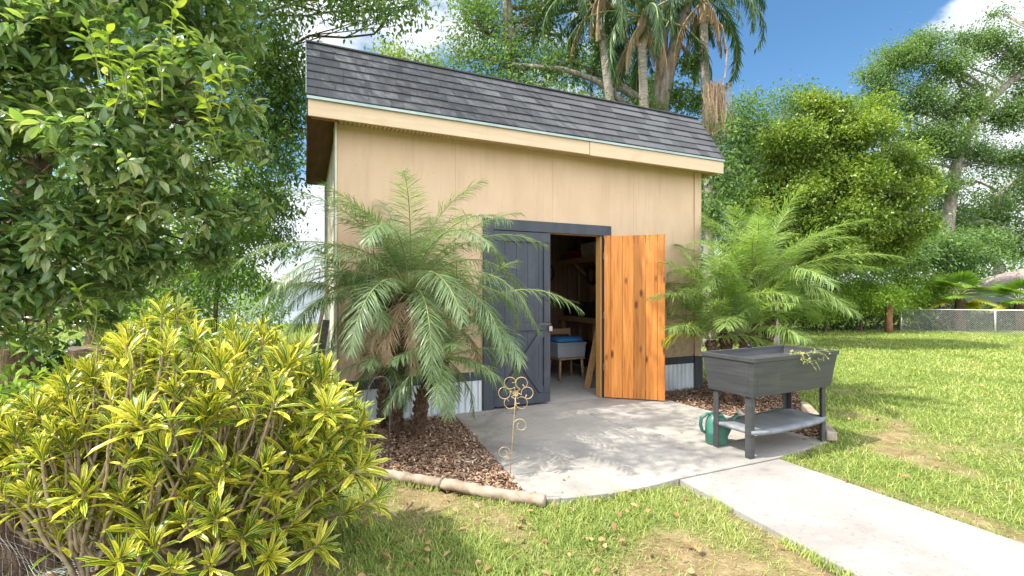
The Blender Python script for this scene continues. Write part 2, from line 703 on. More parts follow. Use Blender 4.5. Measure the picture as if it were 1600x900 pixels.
def ground_mat():
    m, t, o = new_mat('lawn_soil')
    p = t.nodes.new('ShaderNodeBsdfPrincipled')
    soil = ramp(t, noise(t, 9, 8, 0.7), [(0.3, (0.13, 0.085, 0.045)), (0.5, (0.27, 0.19, 0.105)), (0.7, (0.40, 0.31, 0.18))])
    gr = ramp(t, noise(t, 30, 6, 0.7, stretch=(1, 1, 1)), [(0.3, (0.05, 0.085, 0.018)), (0.5, (0.12, 0.17, 0.035)), (0.7, (0.26, 0.28, 0.08))])
    at = t.nodes.new('ShaderNodeAttribute')
    at.attribute_name = 'cover'
    f = tmath(t, 'ADD', at.outputs['Fac'], tmath(t, 'MULTIPLY_ADD', noise(t, 14, 6, 0.7), 0.8, -0.4), clamp=True)
    c = mixc(t, f, soil, gr)
    lnk(t, c, p.inputs['Base Color'])
    p.inputs['Roughness'].default_value = 0.95
    p.inputs['Specular IOR Level'].default_value = 0.1
    lnk(t, bumpn(t, noise(t, 45, 7, 0.75), 0.8, 0.02), p.inputs['Normal'])
    lnk(t, p.outputs[0], o.inputs['Surface'])
    return m


M_ground = ground_mat()
M_mulchbase = surf('mulch_soil', [(0.3, (0.045, 0.026, 0.018)), (0.7, (0.13, 0.075, 0.05))], 18, 7, 0.95, 0.9, 60, 0.02, spec=0.1)


def chipmat(name, cols, rough=0.8):
    m, t, o = new_mat(name)
    p = t.nodes.new('ShaderNodeBsdfPrincipled')
    k = len(cols)
    c = ramp(t, island(t), [(i / (k - 1), cols[i]) for i in range(k)])
    lnk(t, c, p.inputs['Base Color'])
    p.inputs['Roughness'].default_value = rough
    p.inputs['Specular IOR Level'].default_value = 0.2
    lnk(t, p.outputs[0], o.inputs['Surface'])
    return m


M_chip = chipmat('mulch_chips', [(0.11, 0.065, 0.042), (0.23, 0.14, 0.095), (0.38, 0.25, 0.17), (0.28, 0.17, 0.11), (0.58, 0.43, 0.31)])
M_dead = chipmat('dead_leaf', [(0.14, 0.075, 0.035), (0.27, 0.15, 0.07), (0.40, 0.26, 0.13), (0.20, 0.11, 0.055)])
M_grass = leafmat('grass_blades', [(0.10, 0.17, 0.035), (0.19, 0.27, 0.055), (0.30, 0.36, 0.09), (0.44, 0.46, 0.15), (0.56, 0.50, 0.27)], 0.38, 0.5, 0.8)
M_straw = chipmat('straw', [(0.20, 0.14, 0.06), (0.33, 0.25, 0.12), (0.44, 0.36, 0.19)])

M_wall0 = surf('tan_painted_trim', [(0.3, (0.54, 0.385, 0.235)), (0.7, (0.60, 0.43, 0.265))], 1.6, 7, 0.75, 0.25, 55, 0.003, stretch=(3, 3, 0.6),
              stain=(1.1, 0.56, 0.8, (0.48, 0.34, 0.20), 0.4), spec=0.25)


def wall_mat():
    m, t, o = new_mat('tan_painted_siding')
    p = t.nodes.new('ShaderNodeBsdfPrincipled')
    c = ramp(t, noise(t, 1.6, 7, stretch=(2, 2, 1.2)), [(0.3, (0.54, 0.385, 0.252)), (0.7, (0.61, 0.445, 0.298))])
    st = t.nodes.new('ShaderNodeMapRange')
    st.inputs['From Min'].default_value = 0.5
    st.inputs['From Max'].default_value = 0.75
    st.inputs['To Max'].default_value = 0.45
    lnk(t, noise(t, 3.0, 7, 0.6, stretch=(5, 5, 0.45)), st.inputs['Value'])
    c = mixc(t, st.outputs[0], c, (0.42, 0.31, 0.20))
    geo = t.nodes.new('ShaderNodeNewGeometry')
    s = t.nodes.new('ShaderNodeSeparateXYZ')
    lnk(t, geo.outputs['Position'], s.inputs[0])
    # splashed dirt band just above the ground
    d = t.nodes.new('ShaderNodeMapRange')
    d.inputs['From Min'].default_value = 0.95
    d.inputs['From Max'].default_value = 0.40
    d.inputs['To Max'].default_value = 0.9
    lnk(t, s.outputs['Z'], d.inputs['Value'])
    dn_ = t.nodes.new('ShaderNodeMapRange')
    dn_.inputs['From Min'].default_value = 0.42
    dn_.inputs['From Max'].default_value = 0.66
    lnk(t, noise(t, 9, 7, 0.7), dn_.inputs['Value'])
    c = mixc(t, tmath(t, 'MULTIPLY', d.outputs[0], dn_.outputs[0]), c, (0.27, 0.20, 0.13))
    # nail heads in rows every 0.4 m
    fx = tmath(t, 'ABSOLUTE', tmath(t, 'SUBTRACT', tmath(t, 'FRACT', tmath(t, 'DIVIDE', tmath(t, 'SUBTRACT', s.outputs['X'], 0.27), 0.405)), 0.5))
    fz = tmath(t, 'ABSOLUTE', tmath(t, 'SUBTRACT', tmath(t, 'FRACT', tmath(t, 'DIVIDE', s.outputs['Z'], 0.31)), 0.5))
    nl = tmath(t, 'MULTIPLY', tmath(t, 'LESS_THAN', fx, 0.011), tmath(t, 'LESS_THAN', fz, 0.015))
    c = mixc(t, tmath(t, 'MULTIPLY', nl, 0.6), c, (0.22, 0.15, 0.09))
    lnk(t, c, p.inputs['Base Color'])
    p.inputs['Roughness'].default_value = 0.75
    p.inputs['Specular IOR Level'].default_value = 0.25
    hb = tmath(t, 'ADD', noise(t, 55, 6, 0.7, stretch=(3, 3, 0.5)), tmath(t, 'MULTIPLY', noise(t, 2.0, 3), 3.0))
    lnk(t, bumpn(t, hb, 0.4, 0.004), p.inputs['Normal'])
    lnk(t, p.outputs[0], o.inputs['Surface'])
    return m


M_wall = wall_mat()
M_fascia = surf('peach_painted_board', [(0.3, (0.56, 0.42, 0.28)), (0.7, (0.65, 0.50, 0.34))], 3, 7, 0.7, 0.3, 30, 0.003, stretch=(0.5, 3, 8),
                stain=(2.4, 0.55, 0.75, (0.40, 0.26, 0.15), 0.45), spec=0.25)
M_corner = surf('weathered_white_board', [(0.3, (0.50, 0.46, 0.36)), (0.5, (0.66, 0.62, 0.50)), (0.7, (0.75, 0.72, 0.62))], 3, 7, 0.75, 0.4, 30, 0.004,
                stretch=(4, 4, 0.5), stain=(3, 0.52, 0.72, (0.30, 0.26, 0.17), 0.6))
M_char = surf('charcoal_paint', [(0.3, (0.036, 0.042, 0.054)), (0.7, (0.055, 0.063, 0.078))], 3, 7, 0.55, 0.35, 40, 0.003, stretch=(3, 3, 0.4),
              stain=(4, 0.58, 0.78, (0.10, 0.10, 0.105), 0.5), spec=0.35)
M_galv = surf('galvanised_sheet', [(0.3, (0.50, 0.56, 0.60)), (0.6, (0.66, 0.72, 0.76)), (0.75, (0.74, 0.78, 0.80))], 2.5, 6, 0.42, 0.1, 20, 0.002,
              metallic=0.35, stain=(3, 0.55, 0.75, (0.30, 0.30, 0.27), 0.5), spec=0.5)
M_drip = surf('drip_edge_metal', [(0.3, (0.26, 0.34, 0.33)), (0.7, (0.38, 0.45, 0.43))], 6, 5, 0.4, 0.1, 20, 0.002, metallic=0.3)
M_deck = surf('raw_brown_plywood', [(0.3, (0.11, 0.045, 0.022)), (0.7, (0.19, 0.085, 0.042))], 2, 7, 0.8, 0.4, 25, 0.003, stretch=(6, 1, 1),
              stain=(2, 0.55, 0.8, (0.05, 0.03, 0.02), 0.6))
M_beam = surf('raw_pine_beam', [(0.3, (0.36, 0.19, 0.08)), (0.7, (0.50, 0.29, 0.13))], 3, 7, 0.75, 0.4, 25, 0.003, stretch=(1, 6, 6), isl=0.2)
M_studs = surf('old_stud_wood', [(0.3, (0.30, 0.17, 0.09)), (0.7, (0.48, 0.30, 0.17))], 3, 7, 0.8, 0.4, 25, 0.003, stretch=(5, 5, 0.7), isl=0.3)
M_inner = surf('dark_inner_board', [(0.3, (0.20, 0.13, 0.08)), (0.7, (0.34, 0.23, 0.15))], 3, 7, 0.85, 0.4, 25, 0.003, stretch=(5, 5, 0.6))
M_shing = surf('asphalt_shingle', [(0.35, (0.055, 0.058, 0.064)), (0.65, (0.11, 0.112, 0.118))], 230, 3, 0.9, 0.7, 260, 0.004, isl=0.28,
               stain=(1.6, 0.5, 0.8, (0.085, 0.082, 0.08), 0.5), spec=0.2)
M_steel = surf('worn_steel', [(0.3, (0.30, 0.30, 0.29)), (0.7, (0.48, 0.47, 0.44))], 12, 5, 0.4, 0.1, 60, 0.001, metallic=0.8)
M_black = surf('black_plastic', [(0.3, (0.012, 0.012, 0.014)), (0.7, (0.026, 0.026, 0.028))], 5, 5, 0.45, 0.15, 60, 0.001, spec=0.45)
M_white = surf('off_white_box', [(0.3, (0.52, 0.50, 0.46)), (0.7, (0.62, 0.60, 0.56))], 4, 5, 0.6, 0.1, 40, 0.001)
M_greyp = surf('grey_plastic', [(0.3, (0.30, 0.33, 0.36)), (0.7, (0.37, 0.40, 0.43))], 4, 5, 0.5, 0.1, 40, 0.001, spec=0.4)
M_blue = surf('blue_cloth', [(0.3, (0.03, 0.15, 0.36)), (0.7, (0.05, 0.22, 0.48))], 14, 5, 0.8, 0.4, 60, 0.003)
M_redp = surf('red_plastic', [(0.3, (0.30, 0.035, 0.02)), (0.7, (0.40, 0.06, 0.035))], 6, 5, 0.5, 0.1, 40, 0.001)


def door_wood():
    m, t, o = new_mat('orange_stained_pine')
    p = t.nodes.new('ShaderNodeBsdfPrincipled')
    uv = t.nodes.new('ShaderNodeUVMap')
    s = t.nodes.new('ShaderNodeSeparateXYZ')
    lnk(t, uv.outputs[0], s.inputs[0])
    isl = island(t)
    cb = t.nodes.new('ShaderNodeCombineXYZ')
    lnk(t, s.outputs[0], cb.inputs[0])
    lnk(t, s.outputs[1], cb.inputs[1])
    lnk(t, tmath(t, 'MULTIPLY', isl, 17.0), cb.inputs[2])
    # knots
    mpk = t.nodes.new('ShaderNodeMapping')
    mpk.inputs['Scale'].default_value = (7.5, 3.0, 1)
    lnk(t, cb.outputs[0], mpk.inputs['Vector'])
    vo = t.nodes.new('ShaderNodeTexVoronoi')
    vo.voronoi_dimensions = '3D'
    vo.inputs['Scale'].default_value = 1.0
    lnk(t, mpk.outputs[0], vo.inputs['Vector'])
    dk = vo.outputs['Distance']
    # grain bends round the knots
    warp = tmath(t, 'DIVIDE', 0.035, tmath(t, 'ADD', dk, 0.12))
    gx = tmath(t, 'ADD', tmath(t, 'MULTIPLY', s.outputs[0], 22.0), tmath(t, 'MULTIPLY', warp, 3.0))
    cb2 = t.nodes.new('ShaderNodeCombineXYZ')
    lnk(t, gx, cb2.inputs[0])
    lnk(t, tmath(t, 'MULTIPLY', s.outputs[1], 1.3), cb2.inputs[1])
    lnk(t, tmath(t, 'MULTIPLY', isl, 31.0), cb2.inputs[2])
    n1 = t.nodes.new('ShaderNodeTexNoise')
    n1.inputs['Scale'].default_value = 1.4
    n1.inputs['Detail'].default_value = 6
    n1.inputs['Roughness'].default_value = 0.55
    n1.inputs['Distortion'].default_value = 0.5
    lnk(t, cb2.outputs[0], n1.inputs['Vector'])
    c = ramp(t, n1.outputs['Fac'], [(0.28, (0.37, 0.115, 0.020)), (0.45, (0.55, 0.19, 0.034)), (0.6, (0.64, 0.25, 0.052)), (0.78, (0.72, 0.33, 0.09))])
    v = tmath(t, 'MULTIPLY_ADD', isl, 0.5, 0.70)
    cc = t.nodes.new('ShaderNodeCombineXYZ')
    for i in range(3):
        lnk(t, v, cc.inputs[i])
    c = mixc(t, 1.0, c, cc.outputs[0], 'MULTIPLY')
    k1 = t.nodes.new('ShaderNodeMapRange')
    k1.inputs['From Min'].default_value = 0.20
    k1.inputs['From Max'].default_value = 0.09
    k1.inputs['To Max'].default_value = 0.9
    lnk(t, dk, k1.inputs['Value'])
    c = mixc(t, k1.outputs[0], c, (0.10, 0.025, 0.006))
    lnk(t, c, p.inputs['Base Color'])
    p.inputs['Roughness'].default_value = 0.5
    p.inputs['Specular IOR Level'].default_value = 0.35
    lnk(t, bumpn(t, n1.outputs['Fac'], 0.25, 0.003), p.inputs['Normal'])
    lnk(t, p.outputs[0], o.inputs['Surface'])
    return m


M_door = door_wood()
M_planter = surf('graphite_resin', [(0.3, (0.038, 0.040, 0.042)), (0.7, (0.060, 0.062, 0.063))], 3, 6, 0.5, 0.35, 30, 0.003, stretch=(1, 1, 9),
                 stain=(3, 0.55, 0.8, (0.13, 0.125, 0.11), 0.5), spec=0.4)
M_shelf = surf('dusty_resin_shelf', [(0.3, (0.13, 0.14, 0.15)), (0.7, (0.25, 0.26, 0.275))], 4, 6, 0.6, 0.2, 40, 0.002,
               stain=(5, 0.5, 0.75, (0.07, 0.07, 0.072), 0.6))
M_can = surf('green_plastic', [(0.3, (0.03, 0.125, 0.09)), (0.7, (0.055, 0.19, 0.14))], 5, 5, 0.42, 0.1, 40, 0.001, spec=0.45,
             stain=(6, 0.55, 0.8, (0.20, 0.30, 0.24), 0.4))
M_rose = surf('pale_spout_plastic', [(0.3, (0.55, 0.53, 0.45)), (0.7, (0.65, 0.63, 0.56))], 20, 4, 0.5, 0.1, 40, 0.001)
M_gold = surf('weathered_gold_metal', [(0.3, (0.36, 0.23, 0.11)), (0.7, (0.62, 0.46, 0.26))], 30, 5, 0.5, 0.2, 60, 0.001, metallic=0.35)
M_iron = surf('grey_iron', [(0.3, (0.07, 0.065, 0.06)), (0.7, (0.20, 0.19, 0.18))], 30, 5, 0.5, 0.2, 60, 0.001, metallic=0.5)
M_rust = surf('rusty_rod', [(0.3, (0.13, 0.055, 0.03)), (0.7, (0.26, 0.12, 0.06))], 30, 5, 0.7, 0.2, 60, 0.001, metallic=0.2)
M_timber = surf('weathered_timber', [(0.3, (0.17, 0.12, 0.085)), (0.5, (0.30, 0.24, 0.18)), (0.7, (0.42, 0.36, 0.29))], 9, 7, 0.85, 0.6, 30, 0.006,
                stretch=(1, 1, 1), stain=(4, 0.55, 0.7, (0.26, 0.15, 0.08), 0.7))
M_bark = surf('dark_bark', [(0.3, (0.07, 0.045, 0.03)), (0.55, (0.17, 0.115, 0.08)), (0.75, (0.28, 0.20, 0.14))], 9, 8, 0.95, 1.0, 22, 0.03, stretch=(3, 3, 0.7), spec=0.1)
M_barkg = surf('grey_oak_bark', [(0.3, (0.13, 0.11, 0.09)), (0.55, (0.27, 0.235, 0.20)), (0.75, (0.40, 0.36, 0.31))], 5, 8, 0.95, 1.0, 14, 0.03, stretch=(2, 2, 0.6), spec=0.1)
M_stem = surf('tan_shrub_stem', [(0.3, (0.20, 0.145, 0.09)), (0.7, (0.42, 0.33, 0.22))], 14, 6, 0.85, 0.5, 60, 0.003, stretch=(1, 1, 2), spec=0.15)
M_palmt = surf('palm_trunk_bark', [(0.3, (0.05, 0.032, 0.022)), (0.6, (0.15, 0.10, 0.07)), (0.8, (0.25, 0.18, 0.12))], 26, 6, 0.95, 1.0, 40, 0.02, spec=0.1)
M_palmg = surf('ringed_palm_trunk', [(0.3, (0.19, 0.16, 0.13)), (0.7, (0.40, 0.36, 0.31))], 6, 6, 0.9, 0.8, 12, 0.02, stretch=(0.6, 0.6, 6), spec=0.1)
M_dry = leafmat('dry_frond', [(0.28, 0.18, 0.10), (0.42, 0.30, 0.19), (0.52, 0.40, 0.27)], 0.25, 0.7)
M_wire = surf('galvanised_wire', [(0.3, (0.46, 0.46, 0.45)), (0.7, (0.66, 0.66, 0.64))], 20, 4, 0.4, 0.0, metallic=0.6)
M_cable = surf('black_cable', [(0.3, (0.05, 0.05, 0.055)), (0.7, (0.08, 0.08, 0.085))], 3, 3, 0.6, 0.0)
M_house = surf('pale_blue_grey_stucco', [(0.3, (0.40, 0.45, 0.52)), (0.7, (0.48, 0.53, 0.60))], 1.5, 6, 0.85, 0.3, 20, 0.01)
M_roof2 = surf('brown_grey_shingles', [(0.3, (0.20, 0.155, 0.14)), (0.7, (0.33, 0.27, 0.25))], 20, 6, 0.9, 0.4, 20, 0.01)
M_glass = surf('dark_window', [(0.3, (0.03, 0.04, 0.05)), (0.7, (0.05, 0.06, 0.07))], 2, 3, 0.1, 0.0, spec=0.6)

M_camph = leafmat('broad_leaf_green', [(0.07, 0.15, 0.07), (0.11, 0.21, 0.085), (0.17, 0.28, 0.095), (0.26, 0.36, 0.11), (0.40, 0.42, 0.21), (0.48, 0.54, 0.13)], 0.44, 0.26, 2.2, 0.8, midrib=(0.22, 0.28, 0.10))
M_fine = leafmat('small_leaf_green', [(0.07, 0.14, 0.045), (0.11, 0.20, 0.06), (0.18, 0.28, 0.075), (0.30, 0.38, 0.09)], 0.5, 0.4, 1.0, 0.4)
M_oak = leafmat('oak_leaf', [(0.06, 0.12, 0.04), (0.10, 0.18, 0.06), (0.16, 0.25, 0.08), (0.26, 0.33, 0.10)], 0.42, 0.5, 0.5, 0.35)
M_citrus = leafmat('yellow_green_leaf', [(0.06, 0.115, 0.03), (0.13, 0.21, 0.04), (0.25, 0.33, 0.055), (0.38, 0.44, 0.085)], 0.36, 0.35, 0.8, 0.45)
M_lime = leafmat('lime_shrub_leaf', [(0.07, 0.15, 0.02), (0.16, 0.27, 0.03), (0.28, 0.40, 0.05), (0.36, 0.46, 0.08)], 0.4, 0.45, 0.7, 0.4)
M_dark = leafmat('deep_green_leaf', [(0.018, 0.05, 0.014), (0.035, 0.085, 0.022), (0.06, 0.13, 0.035), (0.10, 0.17, 0.04)], 0.3, 0.4, 0.8, 0.4)
M_palmL = leafmat('blue_green_palm_leaflet', [(0.12, 0.185, 0.10), (0.18, 0.26, 0.135), (0.26, 0.35, 0.17), (0.38, 0.46, 0.22)], 0.42, 0.35, 1.6, 0.5)
M_palmR = leafmat('yellow_green_palm_leaflet', [(0.11, 0.19, 0.065), (0.19, 0.29, 0.09), (0.31, 0.41, 0.13), (0.50, 0.54, 0.19)], 0.42, 0.35, 1.4, 0.5)
M_palmY = leafmat('yellowing_palm_leaflet', [(0.26, 0.32, 0.05), (0.48, 0.46, 0.06), (0.62, 0.55, 0.10)], 0.4, 0.35, 2)
M_queen = leafmat('queen_palm_leaflet', [(0.035, 0.08, 0.025), (0.06, 0.12, 0.04), (0.12, 0.19, 0.06)], 0.3, 0.4, 0.8)
M_fan = leafmat('fan_palm_leaf', [(0.08, 0.16, 0.025), (0.16, 0.27, 0.04), (0.33, 0.40, 0.07)], 0.35, 0.4, 0.6)
M_rach = surf('palm_leafstalk', [(0.3, (0.16, 0.20, 0.06)), (0.7, (0.30, 0.33, 0.12))], 6, 3, 0.5, 0.0)


def croton_mat():
    m, t, o = new_mat('variegated_croton_leaf')
    uv = t.nodes.new('ShaderNodeUVMap')
    s = t.nodes.new('ShaderNodeSeparateXYZ')
    lnk(t, uv.outputs[0], s.inputs[0])
    d = tmath(t, 'ABSOLUTE', tmath(t, 'SUBTRACT', s.outputs[0], 0.5))      # 0 midrib .. 0.5 margin
    r = island(t)
    nn = noise(t, 60, 3, 0.6)
    dd = tmath(t, 'ADD', d, tmath(t, 'MULTIPLY_ADD', nn, 0.42, -0.21))
    # margin yellow where dd > 0.34 - r*0.3 ; midrib yellow where d<0.05
    lim = tmath(t, 'MULTIPLY_ADD', r, -0.36, 0.48)
    edge = t.nodes.new('ShaderNodeMapRange')
    lnk(t, tmath(t, 'SUBTRACT', dd, lim), edge.inputs['Value'])
    edge.inputs['From Min'].default_value = -0.025
    edge.inputs['From Max'].default_value = 0.025
    rib = tmath(t, 'LESS_THAN', d, 0.055)
    f = tmath(t, 'MAXIMUM', edge.outputs[0], rib)
    gcol = ramp(t, r, [(0.0, (0.035, 0.095, 0.018)), (0.6, (0.09, 0.19, 0.025)), (1.0, (0.20, 0.31, 0.035))])
    big = noise(t, 2.2, 3)
    ycol = ramp(t, tmath(t, 'ADD', tmath(t, 'MULTIPLY', r, 0.5), tmath(t, 'MULTIPLY', big, 0.5)), [(0.2, (0.42, 0.44, 0.04)), (0.6, (0.66, 0.58, 0.045)), (0.9, (0.78, 0.68, 0.12))])
    c = mixc(t, f, gcol, ycol)
    p = t.nodes.new('ShaderNodeBsdfPrincipled')
    lnk(t, c, p.inputs['Base Color'])
    p.inputs['Roughness'].default_value = 0.3
    p.inputs['Specular IOR Level'].default_value = 0.5
    tr = t.nodes.new('ShaderNodeBsdfTranslucent')
    lnk(t, c, tr.inputs['Color'])
    mx = t.nodes.new('ShaderNodeMixShader')
    mx.inputs[0].default_value = 0.28
    lnk(t, p.outputs[0], mx.inputs[1])
    lnk(t, tr.outputs[0], mx.inputs[2])
    lnk(t, mx.outputs[0], o.inputs['Surface'])
    return m


M_croton = croton_mat()

# ------------------------------------------------------------------ plan of the ground (from the photograph, on the ground plane)
WY = 5.0                       # front wall of the shed
SX0, SX1 = 0.30, 5.12          # shed side walls
SY1 = 8.25
DX0, DX1 = 1.975, 3.467        # door opening


def g2(px, py):
    p = G(px, py)
    return (p[0], p[1])


slabA = g2(690, 645)
slabB = g2(822, 768)
slabC = g2(856, 779)
arc = [g2(900, 776), g2(960, 769), g2(1010, 760)]
J0 = g2(1060, 747)
J1 = g2(1215, 715)
slabR = g2(1293, 690)
slabE = (3.95, WY - 0.06)
slab_poly = [(1.62, WY - 0.03), (1.62, WY - 0.25), slabB, slabC] + arc + [J0, J1, slabR, slabE, (3.95, WY - 0.03)]
slab_poly = [(1.50, WY - 0.03), slabB, slabC] + arc + [J0, J1, slabR, (4.10, WY - 0.03)]
P0 = np.array(g2(1345, 900))
P1 = np.array(g2(1600, 848))
jd0 = np.array(J0)
jd1 = np.array(J1)
dirL = unit(P0 - jd0)
dirR = unit(P1 - jd1)
inl = unit(jd1 - jd0) * 0.0
pa = jd0 + dirL * 0.012
pb = jd1 + dirR * 0.012
path_poly = [tuple(pa), tuple(jd0 + dirL * 5.0), tuple(jd1 + dirR * 5.0), tuple(pb)]
log0, log1, log2 = g2(520, 730), g2(690, 756), g2(852, 784)
bedL = [(0.05, WY), log0, g2(600, 744), log1, g2(780, 771), log2, slabB, (1.52, WY)]
bedL = [(-0.35, WY + 0.3), g2(430, 712), g2(520, 728), g2(600, 741), log1, g2(780, 770), g2(850, 781), slabB, (1.52, WY)]
tim0, tim1 = g2(1256, 640), g2(1300, 690)
bedR = [(4.05, WY), slabR, g2(1302, 688), g2(1262, 640), g2(1235, 596), (7.0, 5.6), (5.1, 5.4)]
bedC = [g2(0, 900), (-2.6, 1.2), (-3.4, 2.6), (-1.6, 3.6), g2(330, 760), g2(420, 800), g2(400, 900)]
shed_poly = [(SX0 - 0.02, WY - 0.03), (SX1 + 0.02, WY - 0.03), (SX1 + 0.02, SY1), (SX0 - 0.02, SY1)]


def cover(x, y):
    """how much turf grows at a spot (0 bare, 1 full)"""
    c = fbm(x * 1.25, y * 1.25, 3)
    base = (c - 0.40) * 3.4 + 0.45
    zd = x * FW[0] + y * FW[1]
    lat = x * RT[0] + y * RT[1]
    # worn strip in front and beside the path
    base = base + smooth((zd - 3.5) / 3.0) * 0.55
    dpath = np.abs((x - pb[0]) * (-dirR[1]) + (y - pb[1]) * dirR[0])
    right = ((x - pb[0]) * (-dirR[1]) + (y - pb[1]) * dirR[0]) > 0
    base = base - np.where(right & (zd < 6), np.exp(-(dpath / 0.28) ** 2) * 0.9, 0)
    dl = ((x - pa[0]) * (-dirL[1]) + (y - pa[1]) * dirL[0])
    base = base - np.where((dl < 0) & (zd < 3.4), np.exp(-(dl / 0.22) ** 2) * 0.8, 0)
    # thin worn turf in the foreground
    base = base - np.exp(-(((lat - 0.5) / 0.55) ** 2 + ((zd - 2.45) / 0.28) ** 2)) * 0.42
    base = base - np.exp(-(((lat + 0.35) / 0.3) ** 2 + ((zd - 2.75) / 0.18) ** 2)) * 0.45
    base = base + np.where(lat > 1.2, 0.22, 0.0)
    return np.clip(base, 0.12, 1)


# ground sheet reaching the horizon, finely divided near the camera
def ground():
    q = np.linspace(-1, 1, 241)
    s = np.sign(q) * (np.abs(q) * 9 + (np.abs(q) ** 6) * 391)
    X, Y = np.meshgrid(s + 2.5, s + 4.0, indexing='ij')
    Z = gz(X, Y) + 0.012 * (fbm(X * 1.7, Y * 1.7, 9) - 0.5) * (np.abs(X) < 12)
    n = len(q)
    i = np.arange(n - 1)[:, None] * n
    j = np.arange(n - 1)[None, :]
    F = np.stack([i + j, i + j + n, i + j + n + 1, i + j + 1], -1).reshape(-1, 4)
    inside = inpoly(X, Y, slab_poly) | inpoly(X, Y, path_poly) | inpoly(X, Y, shed_poly) | inpoly(X, Y, bedL) | inpoly(X, Y, bedR)
    Z = np.where(inside, Z - 0.03, Z)
    a = Acc()
    a.add(np.stack([X, Y, Z], -1).reshape(-1, 3), F)
    o = a.build('ground', M_ground, smooth_=True, kind='structure')
    at = o.data.attributes.new('cover', 'FLOAT', 'POINT')
    cv = cover(X.ravel(), Y.ravel())
    cv = np.where(inpoly(X, Y, bedC).ravel(), 0.15, cv)
    at.data.foreach_set('value', cv.astype(np.float32))


ground()
a = Acc()
a.prism(slab_poly, -0.14, 0.0)
a.build('patio', M_slab, kind='structure', bevel=0.006)
a = Acc()
a.prism(path_poly, -0.14, -0.004)
a.build('path', M_path, kind='structure', bevel=0.006)
for nm, pl in (('mulch_bed_left', bedL), ('mulch_bed_right', bedR)):
    a = Acc()
    a.prism(pl, -0.2, -0.022)
    a.build(nm, M_mulchbase, kind='structure')


def scatter_poly(poly, n):
    P = np.array(poly)
    lo, hi = P.min(0), P.max(0)
    x = rng.uniform(lo[0], hi[0], n)
    y = rng.uniform(lo[1], hi[1], n)
    k = inpoly(x, y, poly)
    return x[k], y[k]


# mulch: countless chips and dead leaves
a = Acc()
for pl, n in ((bedL, 30000), (bedR, 22000)):
    x, y = scatter_poly(pl, n)
    m = len(x)
    P = np.stack([x, y, -0.018 + rng.random(m) ** 2 * 0.03], -1)
    D = randdir(m) * [1, 1, 0.28]
    N = unit(np.array([0, 0, 1]) + rng.normal(size=(m, 3)) * 0.38)
    a.leaves(T_CHIP, P, D, N, rng.uniform(0.010, 0.040, m), rng.uniform(0.005, 0.018, m))
a.build('mulch_chips', M_chip, kind='stuff', label='brown bark chips and dry leaf litter covering the two beds', cat='mulch')


